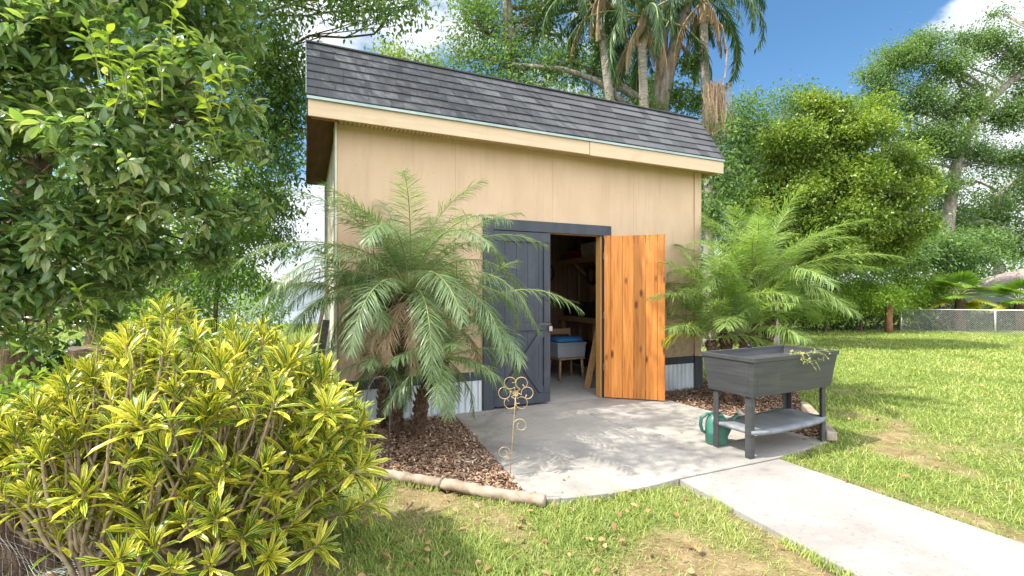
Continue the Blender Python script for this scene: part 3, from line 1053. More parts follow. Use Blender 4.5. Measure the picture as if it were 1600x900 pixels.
# lawn blades: density falls with the distance, blades get a little broader
def lawn():
    a = Acc()
    N0 = 520000
    r = np.exp(rng.uniform(math.log(1.7), math.log(26), N0))
    th = rng.uniform(math.radians(-52), math.radians(60), N0)
    x = r * (FW[0] * np.cos(th) + RT[0] * np.sin(th))
    y = r * (FW[1] * np.cos(th) + RT[1] * np.sin(th))
    zd = r * np.cos(th)
    c = cover(x, y)
    # clumpy tufts
    cl = vnoise(x * 9, y * 9, 21) * 0.6 + vnoise(x * 19, y * 19, 22) * 0.4
    keep = rng.random(N0) < np.clip(c * (0.5 + 1.7 * np.clip(cl - 0.25, 0, 1)), 0, 1)
    for pl in (slab_poly, path_poly, bedL, bedR, shed_poly):
        keep &= ~inpoly(x, y, pl)
    keep &= ~(inpoly(x, y, bedC) & (rng.random(N0) < 0.88))
    x, y, r, c = x[keep], y[keep], r[keep], c[keep]
    n = len(x)
    z = gz(x, y)
    P = np.stack([x, y, z - 0.005], -1)
    lean = rng.normal(size=(n, 3)) * [0.75, 0.75, 0]
    D = unit(lean + np.array([0, 0, 1]) * rng.uniform(0.35, 1.1, n)[:, None])
    Nn = unit(np.stack([lean[:, 0] * -1, lean[:, 1] * -1, np.full(n, 0.6)], -1) + rng.normal(size=(n, 3)) * 0.2)
    sc_ = np.clip(r / 5.0, 0.85, 3.2)
    L = rng.uniform(0.028, 0.078, n) * (0.6 + 0.5 * c) * (0.85 + 0.15 * sc_)
    Wd = rng.uniform(0.0035, 0.0075, n) * sc_
    a.leaves(T_BLADE, P, D, Nn, L, Wd)
    # longer blades creeping over the concrete edges
    edge = [slab_poly[i] for i in range(1, len(arc) + 4)]
    segs = list(zip(edge[:-1], edge[1:])) + [(tuple(pa), path_poly[1]), (tuple(pb), path_poly[2]), (J1, slabR), (log0, log1), (log1, log2)]
    for (q0, q1) in segs:
        q0, q1 = np.array(q0), np.array(q1)
        Ls_ = float(np.linalg.norm(q1 - q0))
        k = int(Ls_ * 650)
        s_ = rng.random(k)
        keepn = vnoise(s_ * Ls_ * 5, s_ * 0 + q0[0] * 7, 31) > 0.46
        s_ = s_[keepn]
        k = len(s_)
        tt_ = (q1 - q0) / Ls_
        nn2 = np.array([tt_[1], -tt_[0]])
        mid2 = (q0 + q1) / 2 + nn2 * 0.05
        if inpoly(np.array([mid2[0]]), np.array([mid2[1]]), slab_poly)[0] or inpoly(np.array([mid2[0]]), np.array([mid2[1]]), path_poly)[0] or inpoly(np.array([mid2[0]]), np.array([mid2[1]]), bedL)[0]:
            nn2 = -nn2
        off = rng.random(k) ** 1.5 * 0.06 + 0.008
        xy = q0 + (q1 - q0) * s_[:, None] + nn2 * off[:, None]
        Pq = np.stack([xy[:, 0], xy[:, 1], gz(xy[:, 0], xy[:, 1])], -1)
        lean = np.stack([-nn2[0] * 0.45 + rng.normal(size=k) * 0.5, -nn2[1] * 0.45 + rng.normal(size=k) * 0.5, np.zeros(k)], -1)
        D = unit(lean + np.array([0, 0, 1.0]))
        a.leaves(T_BLADE, Pq, D, unit(-lean + [0, 0, 0.6]), rng.uniform(0.03, 0.075, k), rng.uniform(0.003, 0.007, k))
    a.build('grass', M_grass, kind='stuff', label='patchy bright green lawn grass around the patio and path', cat='grass')
    # straw and thatch lying between
    a = Acc()
    N1 = 90000
    r = np.exp(rng.uniform(math.log(1.7), math.log(9), N1))
    th = rng.uniform(math.radians(-52), math.radians(60), N1)
    x = r * (FW[0] * np.cos(th) + RT[0] * np.sin(th))
    y = r * (FW[1] * np.cos(th) + RT[1] * np.sin(th))
    keep = rng.random(N1) < 0.75 - 0.5 * cover(x, y)
    for pl in (slab_poly, path_poly, bedL, bedR, shed_poly):
        keep &= ~inpoly(x, y, pl)
    x, y, r = x[keep], y[keep], r[keep]
    n = len(x)
    P = np.stack([x, y, gz(x, y) + rng.random(n) * 0.008 + 0.002], -1)
    D = unit(rng.normal(size=(n, 3)) * [1, 1, 0.12])
    Nn = np.tile([0, 0, 1.0], (n, 1)) + rng.normal(size=(n, 3)) * 0.2
    a.leaves(T_BLADE, P, D, Nn, rng.uniform(0.012, 0.045, n), rng.uniform(0.0015, 0.003, n) * np.clip(r / 3, 1, 2))
    a.build('thatch', M_straw, kind='stuff', label='dry straw coloured thatch lying between the grass tufts', cat='thatch')
    # dead leaves, on the lawn and a few on the concrete
    a = Acc()
    N2 = 1100
    r = np.exp(rng.uniform(math.log(1.8), math.log(11), N2))
    th = rng.uniform(math.radians(-52), math.radians(58), N2)
    x = r * (FW[0] * np.cos(th) + RT[0] * np.sin(th))
    y = r * (FW[1] * np.cos(th) + RT[1] * np.sin(th))
    hard = inpoly(x, y, slab_poly) | inpoly(x, y, path_poly)
    keep = ~inpoly(x, y, shed_poly) & (~hard | (rng.random(N2) < 0.14))
    left = (x * RT[0] + y * RT[1]) < 1.0
    keep &= left | (rng.random(N2) < 0.35) | hard
    x, y, hard = x[keep], y[keep], hard[keep]
    n = len(x)
    P = np.stack([x, y, np.where(hard, 0.006, gz(x, y) + 0.022 + rng.random(n) * 0.02)], -1)
    D = unit(rng.normal(size=(n, 3)) * [1, 1, 0.25])
    Nn = np.tile([0, 0, 1.0], (n, 1)) + rng.normal(size=(n, 3)) * 0.35
    a.leaves(T_BROAD, P, D, Nn, rng.uniform(0.025, 0.06, n) * np.where(hard, 0.6, 1), rng.uniform(0.015, 0.034, n) * np.where(hard, 0.6, 1))
    a.build('fallen_leaves', M_dead, kind='stuff', label='dry brown fallen leaves scattered over the lawn', cat='leaves')


lawn()

# ------------------------------------------------------------------ the shed
shed = thing('shed', ((SX0 + SX1) / 2, (WY + SY1) / 2, 0), 'tan painted garden shed with grey shingled mansard front and charcoal double door', 'shed')
EZ = 3.02       # underside of the eave soffit
a = Acc()
seams = [SX0, 1.53, 2.75, 3.97, SX1]
TH = 0.10


def wallpanel(x0, x1, z0, z1):
    g = 0.003
    a.box((x0 + g, WY, z0), (x1 - g, WY + 0.018, z1))


for x0, x1 in zip(seams[:-1], seams[1:]):
    xa, xb = x0 + 0.0009, x1 - 0.0009
    ya, yb, z0, z1, zh = WY, WY + 0.018, 0.44, EZ + 0.05, 2.09
    o0, o1 = DX0 - 0.02, DX1 + 0.02
    if xb <= o0 or xa >= o1:
        out = [(xa, z0), (xb, z0), (xb, z1), (xa, z1)]
    elif xa < o0:
        out = [(xa, z0), (o0, z0), (o0, zh), (xb, zh), (xb, z1), (xa, z1)]
    elif xb > o1:
        out = [(o1, z0), (xb, z0), (xb, z1), (xa, z1), (xa, zh), (o1, zh)]
    else:
        out = [(xa, zh), (xb, zh), (xb, z1), (xa, z1)]
    n = len(out)
    a.add([(x, ya, z) for x, z in out] + [(x, yb, z) for x, z in out], [(i, (i + 1) % n, (i + 1) % n + n, i + n) for i in range(n)])
    a.add([(x, ya, z) for x, z in out], [tuple(range(n))])
    a.add([(x, yb, z) for x, z in out], [tuple(range(n))[::-1]])
a.build('front_wall', M_wall, shed)
a = Acc()
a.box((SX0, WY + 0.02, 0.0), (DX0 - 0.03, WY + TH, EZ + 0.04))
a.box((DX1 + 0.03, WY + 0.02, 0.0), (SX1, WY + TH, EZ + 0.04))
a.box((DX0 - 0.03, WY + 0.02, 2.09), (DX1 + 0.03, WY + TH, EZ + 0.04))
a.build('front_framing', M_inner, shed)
a = Acc()
a.box((SX0, WY + TH + 0.002, 0), (SX0 + 0.1, SY1 - 0.1, EZ + 0.03))
a.build('side_wall', M_corner, shed)
a = Acc()
a.box((SX1 - 0.1, WY + TH + 0.002, 0), (SX1, SY1 - 0.1, EZ + 0.03))
a.build('side_wall', M_wall, shed)
a = Acc()
a.box((SX0, SY1 - 0.098, 0), (SX1, SY1, EZ + 0.03))
a.build('rear_wall', M_wall, shed)
# studs inside
a = Acc()
for x in np.arange(SX0 + 0.4, SX1 - 0.1, 0.41):
    a.box((x, SY1 - 0.19, 0.02), (x + 0.04, SY1 - 0.10, EZ))
for y in np.arange(WY + 0.45, SY1 - 0.2, 0.41):
    a.box((SX1 - 0.19, y, 0.02), (SX1 - 0.102, y + 0.04, EZ))
a.build('wall_studs', M_studs, shed)
a = Acc()
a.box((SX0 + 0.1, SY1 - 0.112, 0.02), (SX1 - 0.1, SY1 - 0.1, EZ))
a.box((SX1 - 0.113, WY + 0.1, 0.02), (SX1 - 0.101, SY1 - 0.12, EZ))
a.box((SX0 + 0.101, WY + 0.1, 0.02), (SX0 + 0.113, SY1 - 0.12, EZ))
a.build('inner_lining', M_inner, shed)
a = Acc()
a.box((SX0 + 0.02, WY - 0.028, -0.1), (SX1 - 0.02, SY1 - 0.02, -0.006))
a.build('floor_slab', M_floor, shed)
# roof deck with brown plywood underside reaching over the left gable
OX0, OX1 = 0.03, 5.30
a = Acc()
a.box((OX0 + 0.012, WY + 0.02, EZ + 0.05), (OX1 - 0.012, SY1 - 0.02, EZ + 0.09))
a.build('roof_deck', M_deck, shed)
a = Acc()
a.box((OX0 - 0.008, WY - 0.225, EZ - 0.005), (OX0 + 0.010, SY1 + 0.02, EZ + 0.13))
a.build('barge_board', M_deck, shed)
a = Acc()
a.box((OX0 + 0.02, WY - 0.18, EZ - 0.0), (SX0 + 0.13, WY - 0.14, EZ + 0.045))
a.box((OX0 + 0.03, WY - 0.10, EZ + 0.0), (SX0 - 0.01, WY - 0.06, EZ + 0.045))
a.build('outlooker_board', surf('orange_raw_board', [(0.3, (0.40, 0.15, 0.05)), (0.7, (0.5, 0.2, 0.07))], 3, 5, 0.7, 0.2, 20, 0.002), shed, bevel=0.003)
# soffit: perforated tan strip, ribbed
a = Acc()
sx = np.arange(SX0 + 0.02, OX1 - 0.03, 0.042)
for x in sx:
    a.box((x, WY - 0.222, EZ + 0.004), (x + 0.033, WY - 0.003, EZ + 0.016))
a.box((SX0 + 0.01, WY - 0.224, EZ + 0.018), (OX1 - 0.02, WY - 0.001, EZ + 0.026))
a.build('soffit', M_wall, shed)
# fascia: two boards with a step
FYf = WY - 0.25
xj = 3.12
a = Acc()
a.box((OX0, FYf - 0.004, EZ - 0.035), (xj - 0.002, FYf + 0.022, EZ + 0.125))
a.box((xj + 0.002, FYf - 0.012, EZ - 0.045), (OX1, FYf + 0.016, EZ + 0.118))
a.box((OX1 - 0.025, FYf + 0.018, EZ - 0.03), (OX1 - 0.003, WY + 0.3, EZ + 0.12))
a.build('fascia', M_fascia, shed, bevel=0.003)
a = Acc()
a.box((OX0 - 0.01, FYf - 0.024, EZ + 0.126), (OX1 + 0.01, FYf + 0.02, EZ + 0.146))
a.box((OX0 - 0.01, FYf - 0.030, EZ + 0.118), (OX1 + 0.01, FYf - 0.0245, EZ + 0.142))
a.build('drip_edge', M_drip, shed)
# mansard
m0 = np.array([0, FYf - 0.02, EZ + 0.147])
m1 = np.array([0, 5.21, 3.885])
sl_v = (m1 - m0)
sl_len = np.linalg.norm(sl_v)
sl_u = sl_v / sl_len
nrm = np.cross(np.array([1.0, 0, 0]), sl_u)
if nrm[1] > 0:
    nrm = -nrm
a = Acc()
for xx0, xx1 in ((OX0, OX0 + 0.02), (OX1 - 0.02, OX1)):
    v = []
    for x in (xx0, xx1):
        v += [(x, m0[1] + 0.03, m0[2]), (x, m1[1] + 0.02, m1[2] - 0.015), (x, m1[1] + 0.06, m1[2] - 0.015), (x, m1[1] + 0.06, m0[2])]
    a.add(v, [(0, 1, 2, 3), (7, 6, 5, 4), (0, 4, 5, 1), (1, 5, 6, 2), (2, 6, 7, 3), (3, 7, 4, 0)])
mid = (m0 + m1) / 2
a.obox((0.5 * (OX0 + OX1), mid[1] + 0.012 * -nrm[1] + 0.006, mid[2] - 0.012 * nrm[2]), (1, 0, 0), sl_u, nrm, (OX1 - OX0) / 2 - 0.021, sl_len / 2, 0.008)
a.build('mansard_sheathing', M_deck, shed)
a = Acc()
rows = 7
ex = sl_len / rows
for rI in range(rows):
    x = OX0 - 0.012 - rng.uniform(0, 0.15)
    while x < OX1 + 0.012:
        wdt = rng.choice([0.13, 0.17, 0.21, 0.26, 0.32])
        x0, x1 = max(x, OX0 - 0.012), min(x + wdt, OX1 + 0.012)
        x += wdt
        if x1 - x0 < 0.02:
            continue
        thick = rng.choice([0.004, 0.0075])
        lo = m0 + sl_u * (rI * ex)
        s0, s1 = 0.0, min(ex * 1.10, sl_len - rI * ex)
        v = []
        lift0 = 0.012 + thick
        lift1 = 0.003
        jit = rng.uniform(-0.002, 0.002)
        for xx in (x0 + 0.0012, x1 - 0.0012):
            v.append(np.array([xx, 0, 0]) + lo + sl_u * (s0 + jit) + nrm * 0.001)
            v.append(np.array([xx, 0, 0]) + lo + sl_u * (s0 + jit) + nrm * lift0)
            v.append(np.array([xx, 0, 0]) + lo + sl_u * s1 + nrm * lift1)
            v.append(np.array([xx, 0, 0]) + lo + sl_u * s1 + nrm * 0.0005)
        a.add(v, [(0, 1, 2, 3), (7, 6, 5, 4), (0, 4, 5, 1), (1, 5, 6, 2), (2, 6, 7, 3), (3, 7, 4, 0)])
a.build('mansard_shingles', M_shing, shed)
a = Acc()
a.box((OX0 - 0.02, m1[1] - 0.03, m1[2] + 0.0), (OX1 + 0.014, m1[1] + 0.07, m1[2] + 0.014))
a.build('roof_cap', M_shing, shed)
a = Acc()
a.bar(m0 + np.array([OX0 - 0.016, 0, 0]), m1 + np.array([OX0 - 0.016, 0, 0]), 0.006, 0.05, up=nrm)
a.build('rake_edge', M_steel, shed)

# corner boards
a = Acc()
a.box((SX0 - 0.022, WY - 0.022, 0.02), (SX0 - 0.002, WY + 0.09, EZ + 0.03))
a.box((SX0 - 0.022, WY + 0.10, 0.02), (SX0 - 0.004, WY + 0.24, EZ + 0.02))
a.build('corner_board', M_corner, shed, bevel=0.003)
a = Acc()
a.box((SX1 - 0.10, WY - 0.021, 0.44), (SX1 + 0.02, WY - 0.001, EZ + 0.003))
a.build('corner_board', M_wall, shed, bevel=0.003)
# charcoal base band, corner posts
a = Acc()
a.box((SX0 + 0.001, WY - 0.026, 0.345), (DX0 - 0.135, WY - 0.002, 0.44))
a.build('base_band', M_char, shed, bevel=0.003)
a = Acc()
a.box((DX1 + 0.135, WY - 0.026, 0.345), (SX1 - 0.12, WY - 0.002, 0.44))
a.build('base_band', M_char, shed, bevel=0.003)
for x0, x1 in ((SX0 - 0.001, SX0 + 0.12), (SX1 - 0.118, SX1 + 0.022)):
    a = Acc()
    a.box((x0, WY - 0.045, -0.03), (x1, WY - 0.027, 0.43 if x0 < 1 else 0.44))
    a.build('base_post', M_char, shed, bevel=0.003)


def corrug(x0, x1, y, z0, z1, name):
    n = int((x1 - x0) / 0.006)
    xs = np.linspace(x0, x1, n)
    d = np.clip(np.sin((xs - x0) / 0.076 * 2 * np.pi) * 1.6, -1, 1) * 0.007
    v = []
    for x, dd in zip(xs, d):
        v += [(x, y - 0.008 - dd, z0), (x, y - 0.008 - dd, z1)]
    f = [(2 * i, 2 * i + 2, 2 * i + 3, 2 * i + 1) for i in range(n - 1)]
    a = Acc()
    a.add(v, f)
    o = a.build(name, M_galv, shed, smooth_=True)
    return o


corrug(SX0 + 0.122, DX0 - 0.135, WY - 0.008, -0.03, 0.343, 'metal_skirting')
corrug(DX1 + 0.135, SX1 - 0.12, WY - 0.008, -0.03, 0.343, 'metal_skirting')

# door frame, mitred
fr = thing  # alias kept short
a = Acc()
fw = 0.125
fy0, fy1 = WY - 0.032, WY - 0.003
zt = 2.055


def mitre(poly):
    v = [(x, fy0, z) for x, z in poly] + [(x, fy1, z) for x, z in poly]
    n = len(poly)
    f4 = [(i, (i + 1) % n, (i + 1) % n + n, i + n) for i in range(n)]
    a.add(v, f4)
    a.add([(x, fy0, z) for x, z in poly], [tuple(range(n))[::-1]])


g_ = 0.0015
mitre([(DX0 - fw, 0.0), (DX0, 0.0), (DX0, zt - g_), (DX0 - fw, zt + fw - g_)])
mitre([(DX1, 0.45), (DX1 + fw, 0.45), (DX1 + fw, zt + fw - g_), (DX1, zt - g_)])
mitre([(DX0 - fw, zt + fw + g_), (DX0, zt + g_), (DX1, zt + g_), (DX1 + fw, zt + fw + g_)])
mitre([(DX1, 0.0), (DX1 + fw, 0.0), (DX1 + fw, 0.447), (DX1, 0.447)])
a.build('door_frame', M_char, shed)
a = Acc()
a.box((DX1 - 0.022, WY - 0.004, 0.0), (DX1 - 0.002, WY + 0.10, zt))
a.box((DX0 - 0.02, WY + 0.045, 0.0), (DX0 - 0.003, WY + 0.10, zt))
a.box((DX0 + 0.002, WY + 0.045, zt - 0.002), (DX1 - 0.024, WY + 0.10, zt + 0.016))
a.build('door_jamb', surf('jamb_pine', [(0.3, (0.46, 0.22, 0.06)), (0.7, (0.60, 0.33, 0.12))], 3, 6, 0.65, 0.3, 30, 0.003, stretch=(3, 3, 0.5)), shed, bevel=0.002)

# left leaf, closed: planks, rails, stiles, X brace
ld_w = 0.735
lx0, lx1 = DX0 + 0.004, DX0 + ld_w
leafL = None
a = Acc()
px_ = np.linspace(lx0, lx1, 6)
for i in range(5):
    a.box((px_[i] + 0.0015, WY - 0.004, 0.02), (px_[i + 1] - 0.0015, WY + 0.018, zt - 0.006))
leafL = a.build('left_door', M_char, shed, bevel=0.002, label='closed charcoal plank door with a cross brace')
yf0, yf1 = WY - 0.026, WY - 0.0045
a = Acc()
rw = 0.085
a.box((lx0, yf0, zt - 0.125), (lx1, yf1, zt - 0.008))
a.box((lx0, yf0, 0.885), (lx1, yf1, 0.975))
a.box((lx0, yf0, 0.022), (lx1, yf1, 0.13))
for x0, x1 in ((lx0, lx0 + rw), (lx1 - rw, lx1)):
    a.box((x0, yf0, 0.132), (x1, yf1, 0.883))
    a.box((x0, yf0, 0.977), (x1, yf1, zt - 0.127))
a.build('door_rails', M_char, leafL, bevel=0.003)
a = Acc()
bx0, bx1, bz0, bz1 = lx0 + rw, lx1 - rw, 0.132, 0.883


def brace(p, q, y0, y1):
    p = np.array(p)
    q = np.array(q)
    d = unit(q - p)
    nn_ = np.array([-d[1], d[0]]) * 0.042
    # clip the slanted board at the panel's corners
    poly = [p + nn_ * 0.0, p - nn_ * 1.0 + d * 0.045, q - nn_ * 1.0 - d * 0.045, q, q + nn_ - d * 0.045, p + nn_ + d * 0.045]
    v = [(k[0], y0, k[1]) for k in poly] + [(k[0], y1, k[1]) for k in poly]
    n = len(poly)
    a.add(v, [(i, (i + 1) % n, (i + 1) % n + n, i + n) for i in range(n)])
    a.add([(k[0], y0, k[1]) for k in poly], [tuple(range(n))[::-1]])


brace((bx0, bz1), (bx1, bz0), yf0 + 0.006, yf1)
brace((bx0, bz0), (bx1, bz1), yf0 - 0.003, yf1 - 0.002)
a.build('cross_brace', M_char, leafL)
a = Acc()
hx = lx1 - 0.035
a.tube([(hx, yf0 - 0.002, 1.24), (hx, yf0 - 0.03, 1.25), (hx, yf0 - 0.035, 1.30), (hx, yf0 - 0.03, 1.35), (hx, yf0 - 0.002, 1.36)], 0.006, 8)
a.build('door_handle', M_steel, leafL, smooth_=True)
a = Acc()
a.box((hx - 0.12, yf0 - 0.008, 0.94), (hx + 0.028, yf0 - 0.001, 0.965))
a.tube([(hx - 0.10, yf0 - 0.012, 0.955), (hx + 0.03, yf0 - 0.012, 0.955)], 0.006, 8)
a.tube([(hx + 0.012, yf0 - 0.02, 0.93), (hx + 0.012, yf0 - 0.02, 0.955), (hx + 0.024, yf0 - 0.02, 0.965), (hx + 0.036, yf0 - 0.02, 0.955), (hx + 0.036, yf0 - 0.02, 0.93)], 0.0035, 8)
a.build('latch', M_iron, leafL)
a = Acc()
a.box((hx + 0.002, yf0 - 0.032, 0.872), (hx + 0.046, yf0 - 0.008, 0.93))
a.box((hx + 0.020, yf0 - 0.0335, 0.885), (hx + 0.028, yf0 - 0.0315, 0.905))
a.build('padlock', M_steel, leafL, bevel=0.004)

# right leaf, swung out: orange planks
ANG = math.radians(40)
hinge = np.array([DX1 + 0.006, WY - 0.045, 0])
du = np.array([math.cos(ANG), -math.sin(ANG), 0])
dn = np.array([-math.sin(ANG), -math.cos(ANG), 0])     # towards the viewer
rdw = 0.735
a = Acc()
edges = [0, 0.085, 0.225, 0.365, 0.505, 0.645, 0.735]
for i in range(6):
    u0, u1 = edges[i] + 0.0015, edges[i + 1] - 0.0015
    z0, z1 = 0.012 + rng.uniform(0, 0.004), zt - 0.008 + rng.uniform(-0.004, 0.004)
    bev = 0.004
    pr = [(u0, 0.0), (u1, 0.0), (u1, 0.016), (u1 - bev, 0.02), (u0 + bev, 0.02), (u0, 0.016)]
    v = [hinge + du * u + dn * nn_ + np.array([0, 0, z]) for z in (z0, z1) for u, nn_ in pr]
    n = 6
    F = np.array([(k, k + n, (k + 1) % n + n, (k + 1) % n) for k in range(n)])
    uvv = np.array([(pr[k][0], z) for z in (z0, z1) for k in range(n)])
    a.add(v, F, uv=uvv[F.ravel()])
    a.add(v[n:], [tuple(range(n))[::-1]], uv=uvv[n:][::-1])
    a.add(v[:n], [tuple(range(n))], uv=uvv[:n])
leafR = a.build('right_door', M_door, shed, smooth_=False, label='open door showing its orange stained knotty pine boards')
a = Acc()
a.obox(hinge + du * rdw / 2 - dn * 0.012 + np.array([0, 0, zt - 0.06]), du, dn, (0, 0, 1), rdw / 2, 0.0105, 0.05)
a.obox(hinge + du * rdw / 2 - dn * 0.012 + np.array([0, 0, 0.07]), du, dn, (0, 0, 1), rdw / 2, 0.0105, 0.05)
a.obox(hinge + du * 0.045 - dn * 0.012 + np.array([0, 0, zt / 2]), du, dn, (0, 0, 1), 0.042, 0.0105, zt / 2 - 0.125)
a.obox(hinge + du * (rdw - 0.045) - dn * 0.012 + np.array([0, 0, zt / 2]), du, dn, (0, 0, 1), 0.042, 0.0105, zt / 2 - 0.125)
a.build('door_rails', M_char, leafR)
for z in (0.35, 1.0, 1.75):
    a = Acc()
    a.box((DX1 - 0.006, WY - 0.05, z), (DX1 + 0.004, WY - 0.034, z + 0.09))
    a.tube([(DX1 + 0.002, WY - 0.052, z), (DX1 + 0.002, WY - 0.052, z + 0.09)], 0.006, 8)
    a.build('hinge', M_steel, leafR)

# ------------------------------------------------------------------ inside the shed
bench = thing('workbench', (4.78, 6.7, 0), 'rough timber workbench along the right inner wall of the shed', 'workbench')
a = Acc()
for i in range(3):
    a.box((4.56 + i * 0.148, 5.55, 0.845), (4.56 + i * 0.148 + 0.144, 8.05, 0.88))
a.build('bench_top', M_beam, bench, bevel=0.003)
a = Acc()
a.box((4.54, 5.55, 0.79), (4.558, 8.05, 0.882))
a.build('front_board', M_beam, bench, bevel=0.003)
for y in (5.6, 6.8, 7.95):
    a = Acc()
    a.box((4.58, y, -0.004), (4.66, y + 0.08, 0.843))
    a.build('leg', M_beam, bench, bevel=0.003)
a = Acc()
a.box((4.585, 5.7, 0.30), (4.985, 6.75, 0.33))
a.build('lower_shelf', M_beam, bench, bevel=0.003)
us = thing('wall_shelf', (4.78, 6.7, 1.88), 'timber shelf high on the inner wall above the workbench', 'shelf')
a = Acc()
a.box((4.58, 5.5, 1.93), (4.998, 8.05, 1.955))
a.build('shelf_board', M_beam, us, bevel=0.003)
a = Acc()
a.box((4.54, 5.5, 1.86), (4.577, 8.05, 1.955))
a.build('front_board', M_beam, us, bevel=0.003)
for y in (6.3, 7.6):
    a = Acc()
    a.bar((4.60, y, 1.92), (4.98, y, 1.60), 0.04, 0.06, up=(0, 1, 0))
    a.build('bracket', M_studs, us)


def sbox(lo, hi, m, name, label, cat, group=None, lid=None, handle=None, lidm=None):
    t_ = thing(name, ((lo[0] + hi[0]) / 2, (lo[1] + hi[1]) / 2, lo[2]), label, cat, group)
    a = Acc()
    dz = hi[2] - lo[2]
    tp = 0.035 * min(hi[0] - lo[0], hi[1] - lo[1])
    v = [(lo[0] + tp, lo[1] + tp, lo[2]), (hi[0] - tp, lo[1] + tp, lo[2]), (hi[0] - tp, hi[1] - tp, lo[2]), (lo[0] + tp, hi[1] - tp, lo[2]),
         (lo[0], lo[1], hi[2] - 0.03), (hi[0], lo[1], hi[2] - 0.03), (hi[0], hi[1], hi[2] - 0.03), (lo[0], hi[1], hi[2] - 0.03)]
    a.add(v, [(0, 3, 2, 1), (4, 5, 6, 7), (0, 1, 5, 4), (1, 2, 6, 5), (2, 3, 7, 6), (3, 0, 4, 7)])
    a.build('box_body', m, t_, bevel=0.006)
    a = Acc()
    a.box((lo[0] - 0.008, lo[1] - 0.008, hi[2] - 0.029), (hi[0] + 0.008, hi[1] + 0.008, hi[2]))
    a.build('lid', lidm or m, t_, bevel=0.005)
    if handle:
        a = Acc()
        c = ((lo[0] + hi[0]) / 2, (lo[1] + hi[1]) / 2)
        a.tube([(c[0], c[1] - 0.07, hi[2]), (c[0], c[1] - 0.06, hi[2] + 0.04), (c[0], c[1] + 0.06, hi[2] + 0.04), (c[0], c[1] + 0.07, hi[2])], 0.008, 8)
        a.build('handle', M_steel, t_, smooth_=True)
    return t_


sbox((4.60, 6.85, 1.957), (4.97, 7.30, 2.21), M_white, 'storage_box', 'white lidded box on the high shelf, the farther of two', 'box', 'white boxes on the high shelf')
sbox((4.60, 6.32, 1.957), (4.97, 6.80, 2.20), M_white, 'storage_box', 'white lidded box on the high shelf, the nearer of two', 'box', 'white boxes on the high shelf')
sbox((4.62, 7.45, 1.957), (4.95, 7.85, 2.12), M_redp, 'tool_case', 'dark red case on the high shelf beside the white boxes', 'case', handle=True)
sbox((4.62, 7.35, 0.882), (4.95, 7.95, 1.12), M_black, 'tool_case', 'black tool case at the far end of the workbench', 'case', handle=True)
sbox((4.60, 6.78, 0.882), (4.93, 7.30, 1.16), M_black, 'tool_case', 'taller black tool case in the middle of the workbench', 'case', handle=True)
sbox((4.62, 6.30, 0.882), (4.90, 6.62, 1.02), M_greyp, 'storage_box', 'small grey box on the workbench near the open door', 'box')
sbox((4.70, 6.34, 1.023), (4.86, 6.52, 1.20), M_redp, 'storage_box', 'small red box on top of the grey box', 'box')
sbox((4.62, 7.10, -0.004), (4.97, 7.75, 0.42), M_black, 'storage_bin', 'black bin under the far end of the workbench', 'bin')
sbox((4.60, 6.05, 0.332), (4.9, 6.5, 0.60), M_black, 'storage_bin', 'black bin on the lower shelf of the workbench', 'bin')
# hand tools hanging on the right and back walls
for i, (x, y, z, k) in enumerate([(4.90, 7.75, 1.72, 0), (4.90, 7.35, 1.75, 1), (4.90, 6.95, 1.7, 2), (4.90, 6.62, 1.74, 0), (4.3, SY1 - 0.21, 1.8, 1), (3.95, SY1 - 0.21, 1.75, 0)]):
    lab = ['hand saw with steel blade hanging', 'coil of dark hose hanging', 'long steel bar tool hanging'][k]
    where = ['on the shed wall at the far corner', 'on the shed wall above the tool cases', 'on the shed wall between the studs', 'on the shed wall nearest the open door',
             'on the rear shed wall near the corner', 'on the rear shed wall left of the hose'][i]
    t_ = thing(['hand_saw', 'hose_coil', 'steel_bar'][k], (x, y, z - 0.4), lab + ' ' + where, ['saw', 'hose', 'tool'][k])
    a = Acc()
    sy = 1 if i < 4 else 0
    if k == 0:
        d = np.array([0, 1, 0]) if sy else np.array([1, 0, 0])
        nn_ = np.array([1, 0, 0]) if sy else np.array([0, 1, 0])
        c = np.array([x, y, z])
        v = [c + d * u + np.array([0, 0, h]) + nn_ * s for s in (-0.001, 0.001) for u, h in ((-0.05, 0), (0.05, 0), (0.02, -0.45), (-0.02, -0.45))]
        a.add(v, [(0, 1, 2, 3), (7, 6, 5, 4), (0, 4, 5, 1), (1, 5, 6, 2), (2, 6, 7, 3), (3, 7, 4, 0)])
        a.build('blade', M_steel, t_)
        a = Acc()
        a.tube([c + d * u + np.array([0, 0, h]) for u, h in ((-0.05, 0), (-0.06, 0.08), (0, 0.12), (0.06, 0.08), (0.05, 0.0))], 0.012, 8)
        a.build('handle', M_studs, t_)
    elif k == 1:
        for q in range(4):
            an = np.linspace(0, 2 * np.pi, 25)
            rr = 0.15 - 0.008 * q
            if sy:
                a.tube(np.stack([np.full(25, x - 0.02 * q), y + rr * np.cos(an), z - 0.1 + rr * 1.2 * np.sin(an)], -1), 0.009, 6, cap=False)
            else:
                a.tube(np.stack([x + rr * np.cos(an), np.full(25, y - 0.02 * q), z - 0.1 + rr * 1.2 * np.sin(an)], -1), 0.009, 6, cap=False)
        a.build('coil', M_black, t_, smooth_=True)
    else:
        a.tube([(x, y, z + 0.05), (x, y, z - 0.5)], 0.012, 8)
        a.build('shaft', M_steel, t_)
        a = Acc()
        a.obox((x, y, z + 0.06), (0, 1, 0), (1, 0, 0), (0, 0, 1), 0.07, 0.018, 0.02)
        a.build('head', M_steel, t_, bevel=0.004)

